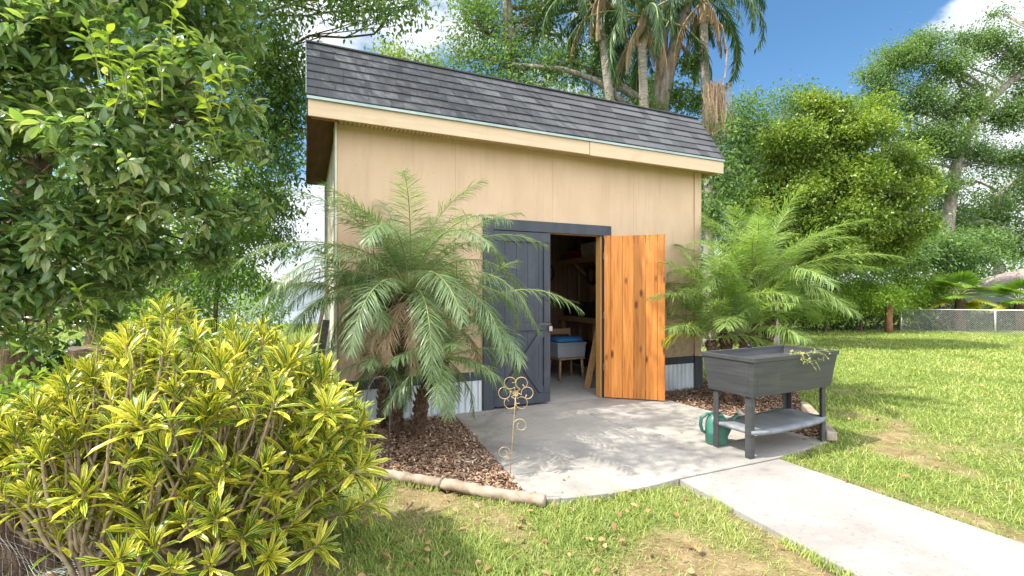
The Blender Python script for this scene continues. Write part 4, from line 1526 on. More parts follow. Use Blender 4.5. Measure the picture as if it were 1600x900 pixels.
# chair with a grey bin under a blue cushion
cb = W3(884, 578, 7.35)
cx, cy = cb[0], cb[1]
ch = thing('low_chair', (cx, cy, 0), 'old wooden low chair standing inside the shed', 'chair')
for sx_, sy_ in ((-0.19, -0.16), (0.19, -0.16), (-0.19, 0.16), (0.19, 0.16)):
    a = Acc()
    a.tube([(cx + sx_ * 1.1, cy + sy_ * 1.1, -0.004), (cx + sx_, cy + sy_, 0.30)], [0.018, 0.022], 8)
    a.build('leg', M_studs, ch, smooth_=True)
a = Acc()
a.box((cx - 0.23, cy - 0.20, 0.302), (cx + 0.23, cy + 0.20, 0.335))
a.build('seat', M_studs, ch, bevel=0.006)
a = Acc()
a.tube([(cx - 0.2, cy + 0.19, 0.336), (cx - 0.22, cy + 0.26, 0.75)], 0.015, 8)
a.tube([(cx + 0.2, cy + 0.19, 0.336), (cx + 0.22, cy + 0.26, 0.75)], 0.015, 8)
a.bar((cx - 0.22, cy + 0.25, 0.70), (cx + 0.22, cy + 0.25, 0.70), 0.02, 0.09)
a.build('backrest', M_studs, ch)
sbox((cx - 0.25, cy - 0.19, 0.337), (cx + 0.25, cy + 0.17, 0.56), M_greyp, 'storage_bin', 'grey plastic bin resting on the chair inside the shed', 'bin')
a = Acc()
prof = [(0.0, 0.563), (0.2, 0.563), (0.235, 0.58), (0.24, 0.605), (0.2, 0.632), (0.1, 0.642), (0.0, 0.643)]
n = 28
an = np.arange(n) / n * 2 * np.pi
se = 1 / (np.abs(np.cos(an)) ** 5 + np.abs(np.sin(an)) ** 5) ** (1 / 5)
V = np.concatenate([np.stack([cx + np.cos(an) * se * r_ * 1.02, cy - 0.01 + np.sin(an) * se * r_ * 0.75, np.full(n, z_)], -1) for r_, z_ in prof])
i_ = np.arange(len(prof) - 1)[:, None] * n
j_ = np.arange(n)[None, :]
F = np.stack([i_ + j_, i_ + (j_ + 1) % n, i_ + (j_ + 1) % n + n, i_ + j_ + n], -1).reshape(-1, 4)
a.add(V, F)
a.build('seat_cushion', M_blue, smooth_=True, label='blue cushion lying on the grey bin in the shed', cat='cushion', org=(cx, cy, 0.563))
# plank leaning by the hinge jamb
a = Acc()
a.bar((3.60, 5.55, 0.0), (3.66, 5.14, 1.45), 0.09, 0.018, up=(0.3, 1, 0))
a.build('leaning_board', M_beam, bevel=0.002, label='bare pine board leaning inside the doorway beside the hinge', cat='board', org=(3.6, 5.4, 0))

# ------------------------------------------------------------------ trees and shrubs


def tree(name, label, cat, base, trunk, r0, blobs, lmat, bmat, tmplt=T_MID, leaf=0.08, asp=0.45, dens=900, clump=0.22, per=26, droop=0.25,
         group=None, sub=6, shell=0.45, trunk_wob=0.15, limb_r=0.35, extra=None, gap=0.44, gapf=None, whorl=False):
    """base: ground point; trunk: list of world points from the base up; blobs: list of (centre, (rx, ry, rz))"""
    t_ = thing(name, base, label, cat, group)
    trunk = np.array([base] + [np.array(p) for p in trunk], float)
    # smooth trunk
    m = 5 * (len(trunk) - 1) + 1
    tt = np.linspace(0, len(trunk) - 1, m)
    tp = np.stack([np.interp(tt, np.arange(len(trunk)), trunk[:, k]) for k in range(3)], -1)
    if m > 6:
        ker = np.array([0.25, 0.5, 0.25])
        for _ in range(3):
            tp[1:-1] = np.stack([np.convolve(tp[:, k], ker, 'valid') for k in range(3)], -1)
    ww = Acc()
    tr = r0 * np.linspace(1, 0.45, m)
    tr[0] *= 1.35
    tp2 = tp.copy()
    tp2[0, 2] -= 0.08
    ww.tube(tp2, tr, 12, wob=trunk_wob)
    lf = Acc()
    PP, DD = [], []
    for c, R in blobs:
        c = np.array(c, float)
        R = np.array(R, float)
        # limb from the trunk to the blob
        d = np.linalg.norm(tp - c, axis=1) + np.maximum(0, tp[:, 2] - c[2] + 0.2 * R[2]) * 2
        k = int(np.argmin(d))
        k = max(k, m // 3)
        s = tp[k]
        L = np.linalg.norm(c - s)
        q = np.linspace(0, 1, 8)[:, None]
        pts = s * (1 - q) + c * q
        pts += np.sin(q * np.pi) * rng.normal(size=3) * 0.09 * L + np.array([0, 0, 1]) * np.sin(q * np.pi) * 0.06 * L
        pts[1:-1] += rng.normal(size=(6, 3)) * 0.018 * L
        rl = min(tr[k] * 0.6, r0 * limb_r * (0.4 + 0.4 * min(1, R.max() / 1.5)))
        ww.tube(pts, np.linspace(rl, rl * 0.45, 8), 7, cap=False)
        for _ in range(sub):
            i = rng.integers(3, 8)
            e = c + R * randdir(1)[0] * rng.uniform(0.4, 0.8)
            p0 = pts[i]
            q2 = np.linspace(0, 1, 6)[:, None]
            pp = p0 * (1 - q2) + e * q2 + rng.normal(size=(6, 3)) * 0.03 * R.min() * np.sin(q2 * np.pi)
            ww.tube(pp, np.linspace(rl * 0.42, max(rl * 0.08, 0.003), 6), 5, cap=False)
        area = 4 * np.pi * ((R[0] * R[1]) ** 1.6 / 3 + (R[0] * R[2]) ** 1.6 / 3 + (R[1] * R[2]) ** 1.6 / 3) ** (1 / 1.6)
        n = max(3, int(area * dens / per))
        cc = randdir(n) * (rng.random(n) ** shell)[:, None]
        C = c + cc * R * (0.82 + 0.3 * rng.random(n))[:, None]
        gap_ = gap + (0.07 if c[2] > 5.6 else 0.0)
        gf = gapf if gapf else 1.6 / max(0.35, R.mean())
        kk = noise3(C, gf, 3) + 0.12 * (rng.random(n) - 0.5) > gap_
        if kk.sum() < 2:
            kk[:2] = True
        C, cc = C[kk], cc[kk]
        n = len(C)
        outw = unit(cc * R + np.array([0, 0, 0.3]) * R.min() + rng.normal(size=(n, 3)) * 0.2)
        PPp = C[:, None, :] + rng.normal(size=(n, per, 3)) * clump * np.array([1, 1, 0.6]) * (0.6 + 0.8 * rng.random((n, 1, 1)))
        DDp = np.repeat(outw[:, None, :], per, 1) * 0.7 + rng.normal(size=(n, per, 3)) * 0.75
        if whorl:
            ax = unit(outw + np.array([0, 0, 0.35]) + rng.normal(size=(n, 3)) * 0.35)
            e1 = unit(np.cross(ax, [0.21, 0.93, 0.3]))
            e2 = np.cross(ax, e1)
            an = np.arange(per)[None, :] * 2.4 + rng.uniform(0, 6, (n, 1))
            rad = np.cos(an)[..., None] * e1[:, None, :] + np.sin(an)[..., None] * e2[:, None, :]
            fr = np.linspace(-1, 0, per)[None, :, None]
            PPp = C[:, None, :] + ax[:, None, :] * fr * clump * 1.5 + rad * 0.01
            DDp = rad * 1.0 + ax[:, None, :] * (0.25 + 0.6 * (fr + 1)) + rng.normal(size=(n, per, 3)) * 0.28
            ww.leaves(T_FLAT, C - ax * clump * 1.8, ax, rng.normal(size=(n, 3)), clump * 1.9, 0.007)
        PP.append(PPp.reshape(-1, 3))
        DD.append(DDp.reshape(-1, 3))
    P = np.concatenate(PP)
    D = unit(np.concatenate(DD) + np.array([0, 0, -droop * 2]))
    if extra is not None:
        ok = extra(P)
        P, D = P[ok], D[ok]
    n = len(P)
    N = unit(np.array([0, 0, 1.0]) + rng.normal(size=(n, 3)) * 0.55)
    Ls = leaf * rng.uniform(0.5, 1.3, n)
    lf.leaves(tmplt, P, D, N, Ls, Ls * asp * rng.uniform(0.85, 1.15, n))
    ww.build('trunk', bmat, t_, smooth_=True)
    lf.build('crown', lmat, t_)
    return t_


def B(px, py, z, rx, rz=None, ry=None):
    """a crown lobe standing at depth z, where the photo shows it"""
    rz = rx if rz is None else rz
    ry = rx if ry is None else ry
    return (W3(px, py, z), (rx, ry, rz))


def gp(px, z):
    p = W3(px, HOR, z)
    return np.array([p[0], p[1], float(gz(p[0], p[1]))])


# 1. the broad-leaved tree at the left edge, very near
b0 = gp(20, 4.6)
blob = [B(-10, 60, 3.5, 0.62), B(120, 40, 3.6, 0.6), B(240, 110, 3.7, 0.52), B(20, 190, 3.4, 0.5), B(170, 210, 3.5, 0.55), B(305, 190, 3.8, 0.40),
        B(255, 290, 3.7, 0.42), B(130, 350, 3.6, 0.42), B(-20, 350, 3.5, 0.40), B(190, 370, 3.8, 0.36), B(30, 440, 3.6, 0.36), B(130, 430, 3.9, 0.30), B(-160, 100, 3.3, 0.8), B(-180, 330, 3.3, 0.7),
        B(80, -120, 3.8, 0.8), B(260, -60, 4.0, 0.7), B(-150, -180, 3.8, 0.9), B(330, 60, 4.3, 0.45), B(70, 480, 4.0, 0.30), B(-60, 480, 3.4, 0.35), B(345, 120, 3.6, 0.2, 0.16), B(385, 165, 3.8, 0.16, 0.12), B(370, 240, 3.8, 0.2), B(320, 90, 3.4, 0.2, 0.14), B(330, 330, 4.0, 0.2), B(250, 400, 4.0, 0.24), B(200, 440, 4.1, 0.2), B(330, 390, 4.4, 0.22), B(60, 520, 4.2, 0.2), B(0, 500, 3.8, 0.25), B(150, 490, 4.3, 0.2), B(390, 320, 4.4, 0.18)]
bt = tree('broadleaf_tree', 'big dense broad-leaved tree filling the left edge of the picture', 'tree', b0,
     [W3(45, 300, 4.6), W3(70, 180, 4.6), W3(60, -50, 4.5)], 0.17, blob, M_camph, M_bark, T_BROAD, leaf=0.112, asp=0.37, dens=470, clump=0.085, per=9, droop=0.30, shell=0.5, sub=6, gap=0.42, gapf=4.0, limb_r=0.2, whorl=True)

wsh, lsh = Acc(), Acc()
for (px, py, z) in [(250, 75, 3.0), (335, 115, 3.2), (160, 45, 2.9), (210, 120, 3.1),
                    (120, 470, 3.3), (330, 190, 3.4), (285, 30, 3.2)]:
    tip = W3(px, py, z)
    for s_ in range(2):
        tp_ = tip + rng.normal(size=3) * 0.05
        b_ = tp_ + np.array([rng.normal() * 0.05, rng.normal() * 0.05 + 0.12, -0.28])
        lsh.tube([b_, (b_ + tp_) / 2 + rng.normal(size=3) * 0.012, tp_], [0.005, 0.004, 0.002], 5, cap=False, mi=1)
        k = 9
        f = np.linspace(0.35, 1, k)[:, None]
        an = np.arange(k) * 2.4 + rng.uniform(0, 6)
        P = b_ * (1 - f) + tp_ * f
        D = np.stack([np.cos(an), np.sin(an), np.linspace(-0.3, 0.9, k)], -1)
        lsh.leaves(T_BROAD, P, D, np.tile([0, 0, 1.0], (k, 1)) + rng.normal(size=(k, 3)) * 0.3, rng.uniform(0.07, 0.13, k), rng.uniform(0.028, 0.048, k))
lsh.build('young_leaves', [leafmat('young_leaf', [(0.16, 0.26, 0.06), (0.30, 0.38, 0.06), (0.46, 0.52, 0.09)], 0.45, 0.3, 1.5, 0.6), M_rach], bt)

# 2. the finer-leaved tree behind it, with boughs reaching over the patio
b0 = gp(150, 7.6)
blob = [B(330, 60, 6.8, 0.75), B(400, 130, 6.6, 0.6), B(360, 210, 6.6, 0.65), B(300, 300, 6.6, 0.7), B(400, 300, 6.8, 0.36), B(250, 400, 6.8, 0.65), B(340, 400, 6.4, 0.40),
        B(350, 330, 6.0, 0.5), B(395, 370, 6.4, 0.36), B(450, 160, 6.8, 0.34), B(445, 210, 6.9, 0.34), B(460, 130, 7.2, 0.3), B(415, 250, 6.4, 0.34), B(440, 110, 6.6, 0.4), B(425, 180, 6.8, 0.45), B(450, 260, 7.0, 0.3), B(430, 60, 6.2, 0.36), B(452, 5, 6.0, 0.38), B(452, 215, 6.6, 0.25, 0.30), B(200, 150, 7.2, 1.0), B(100, 330, 7.2, 1.0),
        B(500, 18, 6.0, 0.34, 0.2), B(560, 12, 6.0, 0.32, 0.22), B(610, 22, 6.2, 0.28, 0.24), B(650, 8, 6.4, 0.22, 0.16), B(540, -30, 6.0, 0.5, 0.3), B(600, -50, 6.3, 0.5, 0.3),
        B(160, 460, 6.6, 0.5), B(300, 470, 6.4, 0.36), B(200, -60, 6.8, 1.2), B(380, -80, 6.6, 0.9)]
# boughs high over the left of the patio, out of the frame; they dapple the roof and the concrete
for (x, y, z, r) in [(-1.9, 5.6, 6.3, 0.8), (-0.9, 5.9, 6.6, 0.8), (0.2, 6.0, 6.6, 0.45), (-2.6, 4.9, 6.2, 0.7), (-1.5, 4.7, 6.3, 0.7), (-0.5, 4.9, 6.4, 0.65),
                     (0.6, 4.3, 6.8, 0.45), (-1.3, 3.5, 6.0, 0.5), (-0.4, 5.4, 6.2, 0.45), (-2.9, 3.7, 6.0, 0.55), (-2.2, 6.6, 7.2, 1.0), (-0.8, 7.0, 7.4, 1.0), (0.9, 7.2, 7.4, 0.5), (-2.1, 4.1, 5.9, 0.5), (1.9, 6.6, 7.2, 0.45), (-0.9, 4.1, 6.4, 0.4), (0.2, 4.4, 7.0, 0.35)]:
    blob.append(((x, y, z), (r * 1.15, r, r * 0.5)))
tree('shade_tree', 'tall fine-leaved tree behind the big left tree, its boughs over the shed roof', 'tree', b0,
     [W3(200, 260, 7.6), W3(290, 60, 7.3), W3(330, -160, 7.0), W3(440, -300, 7.0)], 0.2, blob, M_fine, M_bark, T_MID, leaf=0.075, asp=0.42, dens=560, clump=0.14, per=14, droop=0.3, shell=0.5, sub=6, gap=0.40, limb_r=0.25)

# 3. a thin drooping small tree in the gap next to the shed
b0 = gp(330, 8.6)
blob = [B(440, 250, 8.0, 0.40, 0.3), B(405, 330, 8.2, 0.5), B(450, 330, 8.0, 0.22, 0.3), B(380, 400, 8.4, 0.5), B(440, 200, 8.1, 0.3), B(330, 420, 8.4, 0.6), B(425, 300, 8.1, 0.4), B(430, 370, 8.3, 0.4), B(400, 450, 8.6, 0.4, 0.3), B(455, 380, 8.2, 0.15, 0.2)]
tree('slender_tree', 'thin drooping tree in the bright gap between the left trees and the shed', 'tree', b0,
     [W3(345, 380, 8.5), W3(400, 240, 8.2)], 0.045, blob, M_fine, M_bark, T_MID, leaf=0.085, asp=0.34, dens=420, clump=0.15, per=9, droop=0.55, sub=5, gap=0.40)

# 4. understorey shrubs on the left
tree('dark_shrub', 'low dark green shrub under the left trees behind the croton', 'shrub', gp(250, 5.6), [gp(250, 5.6) + [0, 0, 0.4]], 0.03,
     [(gp(170, 5.4) + [0, 0, 0.5], (0.6, 0.5, 0.5)), (gp(290, 5.6) + [0, 0, 0.5], (0.55, 0.5, 0.5)), (gp(380, 5.8) + [0, 0, 0.45], (0.5, 0.4, 0.45)), (gp(60, 5.2) + [0, 0, 0.6], (0.7, 0.5, 0.6))],
     M_dark, M_bark, T_BROAD, leaf=0.13, asp=0.45, dens=150, clump=0.14, per=8, droop=0.2, sub=4)
tree('leafy_shrub', 'dark strap-leaved shrub growing at the shed corner by the leaning pole', 'shrub', gp(440, 6.2), [gp(440, 6.2) + [0, 0, 0.3]], 0.02,
     [(gp(430, 6.2) + [0, 0, 0.35], (0.4, 0.35, 0.4)), (gp(470, 6.0) + [0, 0, 0.2], (0.22, 0.3, 0.25))], M_dark, M_bark, T_BROAD, leaf=0.16, asp=0.2, dens=130, clump=0.12, per=8, droop=0.1, sub=4)
tree('lime_shrub', 'bright lime green shrub at the left edge beside the tree stump', 'shrub', gp(20, 3.0), [gp(20, 3.0) + [0, 0, 0.4]], 0.02,
     [(gp(-60, 3.0) + [0, 0, 0.62], (0.42, 0.35, 0.32)), (gp(40, 3.0) + [0, 0, 0.60], (0.34, 0.3, 0.28)), (gp(90, 3.05) + [0, 0, 0.62], (0.16, 0.2, 0.22))],
     M_lime, M_stem, T_MID, leaf=0.065, asp=0.4, dens=750, clump=0.08, per=10, droop=0.0, sub=5)
tree('hedge_bush', 'light green bushes in the bright gap behind the left trees', 'shrub', gp(380, 13), [gp(380, 13) + [0, 0, 0.8]], 0.05,
     [(gp(340, 13) + [0, 0, 1.0], (1.4, 0.8, 1.1)), (gp(410, 13.5) + [0, 0, 0.9], (0.7, 0.6, 1.0)), (gp(250, 13) + [0, 0, 1.2], (1.6, 0.8, 1.4))], M_lime, M_bark, T_SIMPLE, leaf=0.11, asp=0.45, dens=260, clump=0.2, per=12)

# 5. trees behind the shed
tree('yellow_tree', 'yellow-green tree top just above the left half of the shed roof', 'tree', gp(640, 16),
     [gp(640, 16) + [0, 0, 5], gp(640, 16) + [0, 0, 8]], 0.2, [B(640, 110, 16, 1.3, 1.0), B(600, 120, 16, 0.9, 0.9), B(675, 125, 16, 0.6, 0.8), B(640, 170, 16, 1.6, 1.2)], M_citrus, M_barkg, T_SIMPLE, leaf=0.13, asp=0.5, dens=420, clump=0.25, per=14)
tree('live_oak', 'large leafy oak rising behind the middle of the shed roof', 'tree', gp(830, 14),
     [gp(830, 14) + [0, 0, 4], W3(800, 120, 14), W3(790, -20, 14)], 0.3,
     [B(735, 30, 13.5, 0.9, 0.8), B(770, 90, 13.5, 1.0, 0.8), B(840, 40, 14, 1.0), B(850, 110, 13.5, 0.9, 0.6), B(780, -20, 14, 1.5, 0.9), B(720, 90, 14, 0.5, 0.5), B(880, 175, 13, 1.1, 0.5),
      B(800, 160, 13.5, 1.2, 0.6), B(900, -20, 14, 1.3, 0.9), B(1000, -70, 15, 1.6, 0.8), B(960, 60, 15.5, 1.3, 1.2), B(900, 90, 16, 1.2, 1.2), B(1000, 140, 16, 1.2, 1.0)],
     M_oak, M_barkg, T_SIMPLE, leaf=0.12, asp=0.48, dens=400, clump=0.26, per=16, sub=7)
# twin grey trunks
tw = thing('twin_trunk_oak', gp(1030, 13), 'tall oak with two leaning grey trunks among the palms behind the shed', 'tree')
a = Acc()
a.tube([gp(1030, 13), W3(1032, 200, 13), W3(1030, 150, 13), W3(1036, 60, 13), W3(1042, -60, 13), W3(1040, -200, 13)], [0.24, 0.19, 0.16, 0.14, 0.13, 0.1], 12, wob=0.12)
a.tube([W3(1031, 190, 13), W3(1040, 130, 12.9), W3(1058, 60, 12.8), W3(1078, -10, 12.8), W3(1100, -120, 12.8)], [0.2, 0.18, 0.17, 0.15, 0.1], 12, wob=0.12)
a.tube([W3(1040, 95, 12.9), W3(1065, 72, 12.9), W3(1090, 98, 12.9), W3(1110, 108, 12.9)], [0.07, 0.06, 0.05, 0.02], 8, wob=0.1)
a.tube([W3(1030, 190, 13), W3(980, 165, 13), W3(930, 125, 13), W3(880, 108, 13), W3(800, 100, 13)], [0.12, 0.10, 0.08, 0.07, 0.04], 8, wob=0.1)
a.tube([W3(1030, 175, 13), W3(960, 130, 13.2), W3(932, 60, 13.2), W3(915, -20, 13.2)], [0.14, 0.12, 0.10, 0.08], 8, wob=0.1)
a.build('trunk', M_barkg, tw, smooth_=True)
a = Acc()
blobs = [B(1090, -30, 13, 0.8, 0.5), B(1040, -60, 13, 1.0, 0.6), B(1078, 100, 12.8, 0.35, 0.3), B(940, 50, 13, 0.35, 0.9), B(1060, 150, 12.9, 0.4, 0.35), B(1000, 175, 13, 0.7, 0.3), B(1085, 160, 12.8, 0.5, 0.4),
         B(960, -20, 13, 0.9, 0.5), B(1100, 40, 13.6, 0.35, 0.3)]
for c, R in blobs:
    n = int(1500 * max(R) * max(R) + 300)
    P = c + randdir(n) * np.array(R) * (rng.random(n) ** 0.5)[:, None] + rng.normal(size=(n, 3)) * 0.08
    D = unit(rng.normal(size=(n, 3)) + [0, 0, -0.3])
    a.leaves(T_SIMPLE, P, D, unit(rng.normal(size=(n, 3)) * 0.5 + [0, 0, 1]), rng.uniform(0.08, 0.15, n), rng.uniform(0.04, 0.07, n))
a.build('crown', M_oak, tw)

# 6. right side
tree('dark_tree', 'dark green tree behind the right end of the shed roof', 'tree', gp(1150, 18), [gp(1150, 18) + [0, 0, 4], gp(1150, 18) + [0, 0, 6]], 0.2,
     [B(1120, 215, 11.9, 0.35, 0.3), B(1118, 270, 11.7, 0.4, 0.45), B(1125, 330, 11.6, 0.5, 0.4), B(1150, 290, 12, 0.5, 0.6), B(1150, 190, 18, 1.2, 1.0), B(1120, 260, 18, 1.4, 1.3), B(1190, 230, 18, 1.4, 1.4), B(1230, 165, 18.5, 1.0, 0.7), B(1150, 340, 18, 1.8, 1.6), B(1280, 200, 19, 1.6, 1.2), B(1335, 190, 19, 0.8, 0.7), B(1230, 400, 18, 1.6, 1.0), B(1290, 395, 18.5, 1.6, 1.0), B(1180, 410, 18, 1.4, 1.0), B(1350, 400, 19, 1.5, 0.9)],
     M_oak, M_barkg, T_SIMPLE, leaf=0.13, asp=0.48, dens=420, clump=0.3, per=16)
lobes_round = []
for (px, py, rr_) in [(1300, 180, .62), (1235, 215, .62), (1350, 205, .66), (1270, 270, .8), (1330, 280, .8), (1400, 250, .62), (1200, 285, .5), (1395, 315, .7), (1345, 350, .75), (1275, 345, .6), (1425, 300, .42),
                      (1440, 350, .36), (1410, 375, .45), (1370, 165, .35), (1265, 165, .4), (1215, 240, .4), (1310, 395, .5), (1180, 330, .4), (1225, 330, .5), (1385, 400, .4), (1300, 235, .6), (1440, 275, .28), (1168, 300, .25)]:
    lobes_round.append(B(px, py, 12.2 + rng.uniform(-0.6, 0.7), rr_ * 1.1, rr_ * 0.72))
lobes_round += [B(1250, 300, 13.6, 1.2, 1.1), B(1350, 310, 13.6, 1.2, 1.1), B(1300, 390, 13.4, 1.3, 0.6), B(1200, 380, 13.2, 0.9, 0.5), B(1260, 300, 11.7, 0.5, 0.4), B(1325, 330, 11.6, 0.5, 0.4), B(1240, 380, 12.3, 0.5, 0.35)]
tree('round_bright_tree', 'round dense yellow-green tree right of the shed with pale low limbs', 'tree', gp(1208, 12.5),
     [gp(1208, 12.5) + [0, 0, 1.2], W3(1245, 330, 12.5), W3(1300, 260, 12.6)], 0.14,
     lobes_round,
     M_citrus, M_barkg, T_MID, leaf=0.09, asp=0.48, dens=1000, clump=0.13, per=14, droop=0.05, sub=4, shell=0.4, gap=0.30, gapf=3.5)
tree('tall_open_oak', 'tall airy oak with pale limbs against the cloud at the right', 'tree', gp(1475, 24),
     [gp(1475, 24) + [0, 0, 3], W3(1490, 260, 24), W3(1530, 170, 24), W3(1600, 110, 24)], 0.34,
     [B(1400, 95, 24, 1.3, 0.7), B(1440, 70, 24, 1.0, 0.6), B(1380, 140, 24, 0.9, 0.8), B(1470, 110, 24, 1.3, 1.0), B(1430, 160, 24, 1.3, 0.8), B(1530, 70, 24, 0.9, 0.6), B(1560, 60, 24, 1.0, 0.7),
      B(1590, 90, 24, 1.0, 0.9), B(1500, 170, 24, 1.2, 0.8), B(1540, 130, 24, 1.2, 0.7), B(1470, 220, 24, 1.5, 1.0), B(1580, 180, 24, 1.0, 0.9), B(1530, 240, 24, 1.3, 0.6), B(1590, 245, 24, 1.2, 0.7),
      B(1420, 215, 24, 1.0, 0.8), B(1640, 130, 24, 1.6, 1.4), B(1500, 60, 24, 0.5, 0.3), B(1362, 115, 24, 0.7, 0.4), B(1400, 260, 24, 1.3, 1.0), B(1450, 290, 24.5, 1.5, 1.0), B(1370, 190, 24, 0.9, 0.8), B(1560, 20, 25, 0.4, 0.2)],
     M_oak, M_barkg, T_SIMPLE, leaf=0.13, asp=0.5, dens=430, clump=0.3, per=20, sub=6, shell=0.5, gap=0.36)
tree('back_oak', 'grey-green oak low behind the tall oak at the right edge', 'tree', gp(1560, 27), [gp(1560, 27) + [0, 0, 3], W3(1560, 300, 27)], 0.3,
     [B(1500, 290, 27, 1.6, 1.0), B(1570, 310, 27, 1.4, 1.0), B(1620, 280, 27, 1.5, 1.4), B(1530, 350, 27, 2.0, 1.2), B(1600, 370, 27, 1.8, 1.2), B(1470, 350, 26, 1.6, 1.4)],
     M_oak, M_barkg, T_SIMPLE, leaf=0.17, asp=0.5, dens=240, clump=0.35, per=18)
tree('backdrop_tree', 'mid green tree between the round bright tree and the fence', 'tree', gp(1450, 21), [gp(1450, 21) + [0, 0, 2]], 0.14,
     [B(1440, 390, 21, 1.4, 1.0), B(1500, 400, 21, 1.4, 0.9), B(1530, 380, 22, 1.2, 0.7), B(1390, 400, 20, 1.4, 0.8)], M_oak, M_barkg, T_SIMPLE, leaf=0.15, asp=0.48, dens=380, clump=0.3, per=18)

shr = []
for i, (px, z, r, h) in enumerate([(1345, 19.3, 1.25, 1.35), (1405, 19.6, 1.0, 1.45), (1450, 20.2, 1.0, 1.4), (1290, 19, 1.2, 1.2), (1235, 18.8, 1.2, 1.2)]):
    lab = ['feathery lime green bush over the fence next to the brown post, on its left', 'tall feathery lime green bush right behind the brown post',
           'feathery lime green bush between the brown post and the fan palm', 'feathery lime green bush behind the tips of the right palm',
           'feathery lime green bush mostly hidden behind the right palm'][i]
    tree('feathery_bush', lab, 'bush', gp(px, z), [gp(px, z) + [0, 0, 0.9]], 0.06,
         [(gp(px, z) + [0, 0, h * 0.95], (r, r * 0.7, h * 0.6)), (gp(px + 12, z) + [0, 0, h * 1.35], (r * 0.6, r * 0.6, h * 0.4)), (gp(px - 20, z - 0.3) + [0, 0, h * 0.8], (r * 0.7, r * 0.5, h * 0.5))] + ([(gp(1389, 18.1) + [0, 0, 1.45], (0.75, 0.35, 0.36)), (gp(1365, 18.3) + [0, 0, 1.15], (0.5, 0.3, 0.3))] if i == 1 else []),
         M_lime, M_bark, T_FLAT, leaf=0.13, asp=0.28, dens=800, clump=0.2, per=20, droop=0.25, group='feathery lime bushes behind the fence')
# dark understorey along the fence, and the far woods
tree('fence_thicket', 'dark thicket growing behind the chain link fence', 'shrub', gp(1480, 19.6), [gp(1480, 19.6) + [0, 0, 0.5]], 0.04,
     [(gp(px, 20.0) + [0, 0, 0.5], (1.1, 0.5, 0.6)) for px in (1240, 1300, 1350, 1400, 1450, 1500, 1550, 1600, 1660, 1720)], M_dark, M_bark, T_SIMPLE, leaf=0.14, asp=0.4, dens=330, clump=0.2, per=14)
a = Acc()
for ang, dd, hh in [(t, 42 + 6 * math.sin(t * 7), 6 + 2.5 * math.sin(t * 13)) for t in np.arange(math.radians(-75), math.radians(105), math.radians(3.6))]:
    c = np.array([math.sin(ang) * dd, math.cos(ang) * dd, 0])
    px = 800 + FPX * np.dot(c, RT) / max(1.0, np.dot(c, FW))
    if 380 < px < 560:
        hh = 1.2
    R = np.array([2.2, 2.2, hh * 0.55])
    n = 1300
    P = c + [0, 0, hh * 0.45] + randdir(n) * R * (rng.random(n) ** 0.4)[:, None]
    D = randdir(n)
    a.leaves(T_FLAT, P, D, unit(rng.normal(size=(n, 3)) * 0.6 + [0, 0, 1]), rng.uniform(0.25, 0.5, n), rng.uniform(0.12, 0.25, n))
a.build('far_woods', M_oak, kind='stuff', label='far band of green woods closing the horizon', cat='woods')

# ------------------------------------------------------------------ palms


def rachis(base, az, el0, L, bend, n=26, twist=0.0):
    s = np.linspace(0, 1, n)
    el = el0 - bend * s ** 1.25
    azs = az + twist * s
    d = np.stack([np.cos(el) * np.cos(azs), np.cos(el) * np.sin(azs), np.sin(el)], -1)
    p = np.zeros((n, 3))
    p[1:] = np.cumsum((d[1:] + d[:-1]) / 2 * (L / (n - 1)), 0)
    return np.array(base) + p, d


def frond_geo(a, base, az, el0, L, bend, nl, ll, lw, start=0.16, droop=0.35, spread=0.75, plumose=0.25, T=T_LFLT, clampf=None, rr=0.009, twist=0.0, miL=0, miR=1):
    pts, d = rachis(base, az, el0, L, bend, twist=twist)
    if clampf is not None:
        pts = clampf(pts)
    s = np.linspace(start, 0.99, nl)
    si = s * (len(pts) - 1)
    P0 = np.stack([np.interp(si, np.arange(len(pts)), pts[:, k]) for k in range(3)], -1)
    T0 = unit(np.stack([np.interp(si, np.arange(len(pts)), d[:, k]) for k in range(3)], -1))
    side = unit(np.cross(T0, [0, 0, 1.0]))
    up = np.cross(side, T0)
    prof = np.sin(np.pi * np.clip(0.10 + 0.86 * ((s - start) / (1 - start)), 0, 1)) ** 0.55
    for sg in (-1, 1):
        k = nl
        fwd = (0.45 + 0.75 * ((s - start) / (1 - start)) ** 1.5)[:, None]
        D = side * sg * spread + T0 * fwd + up * (rng.uniform(-plumose, plumose * 1.6, k) + 0.12)[:, None] + np.array([0, 0, -droop]) * (0.6 + 0.4 * rng.random(k))[:, None]
        D = unit(D + rng.normal(size=(k, 3)) * 0.11)
        N = unit(up + rng.normal(size=(k, 3)) * 0.22 + np.array([0, 0, 0.5]))
        Ls = ll * prof * rng.uniform(0.86, 1.1, k)
        V0 = len(a.V)
        a.leaves(T, P0, D, N, Ls, lw * rng.uniform(0.8, 1.15, k), mi=miL)
        if clampf is not None:
            a.V[V0] = clampf(a.V[V0])
    a.tube(pts, np.linspace(rr, rr * 0.22, len(pts)), 5, mi=miR, cap=False)


def wall_clamp_left(p):
    q = p.copy()
    m_ = (q[:, 0] > SX0 - 0.05) & (q[:, 1] > WY - 0.05)
    q[m_, 1] = WY - 0.05 - 0.25 * (1 - np.exp(-(q[m_, 1] - WY + 0.05)))
    return q


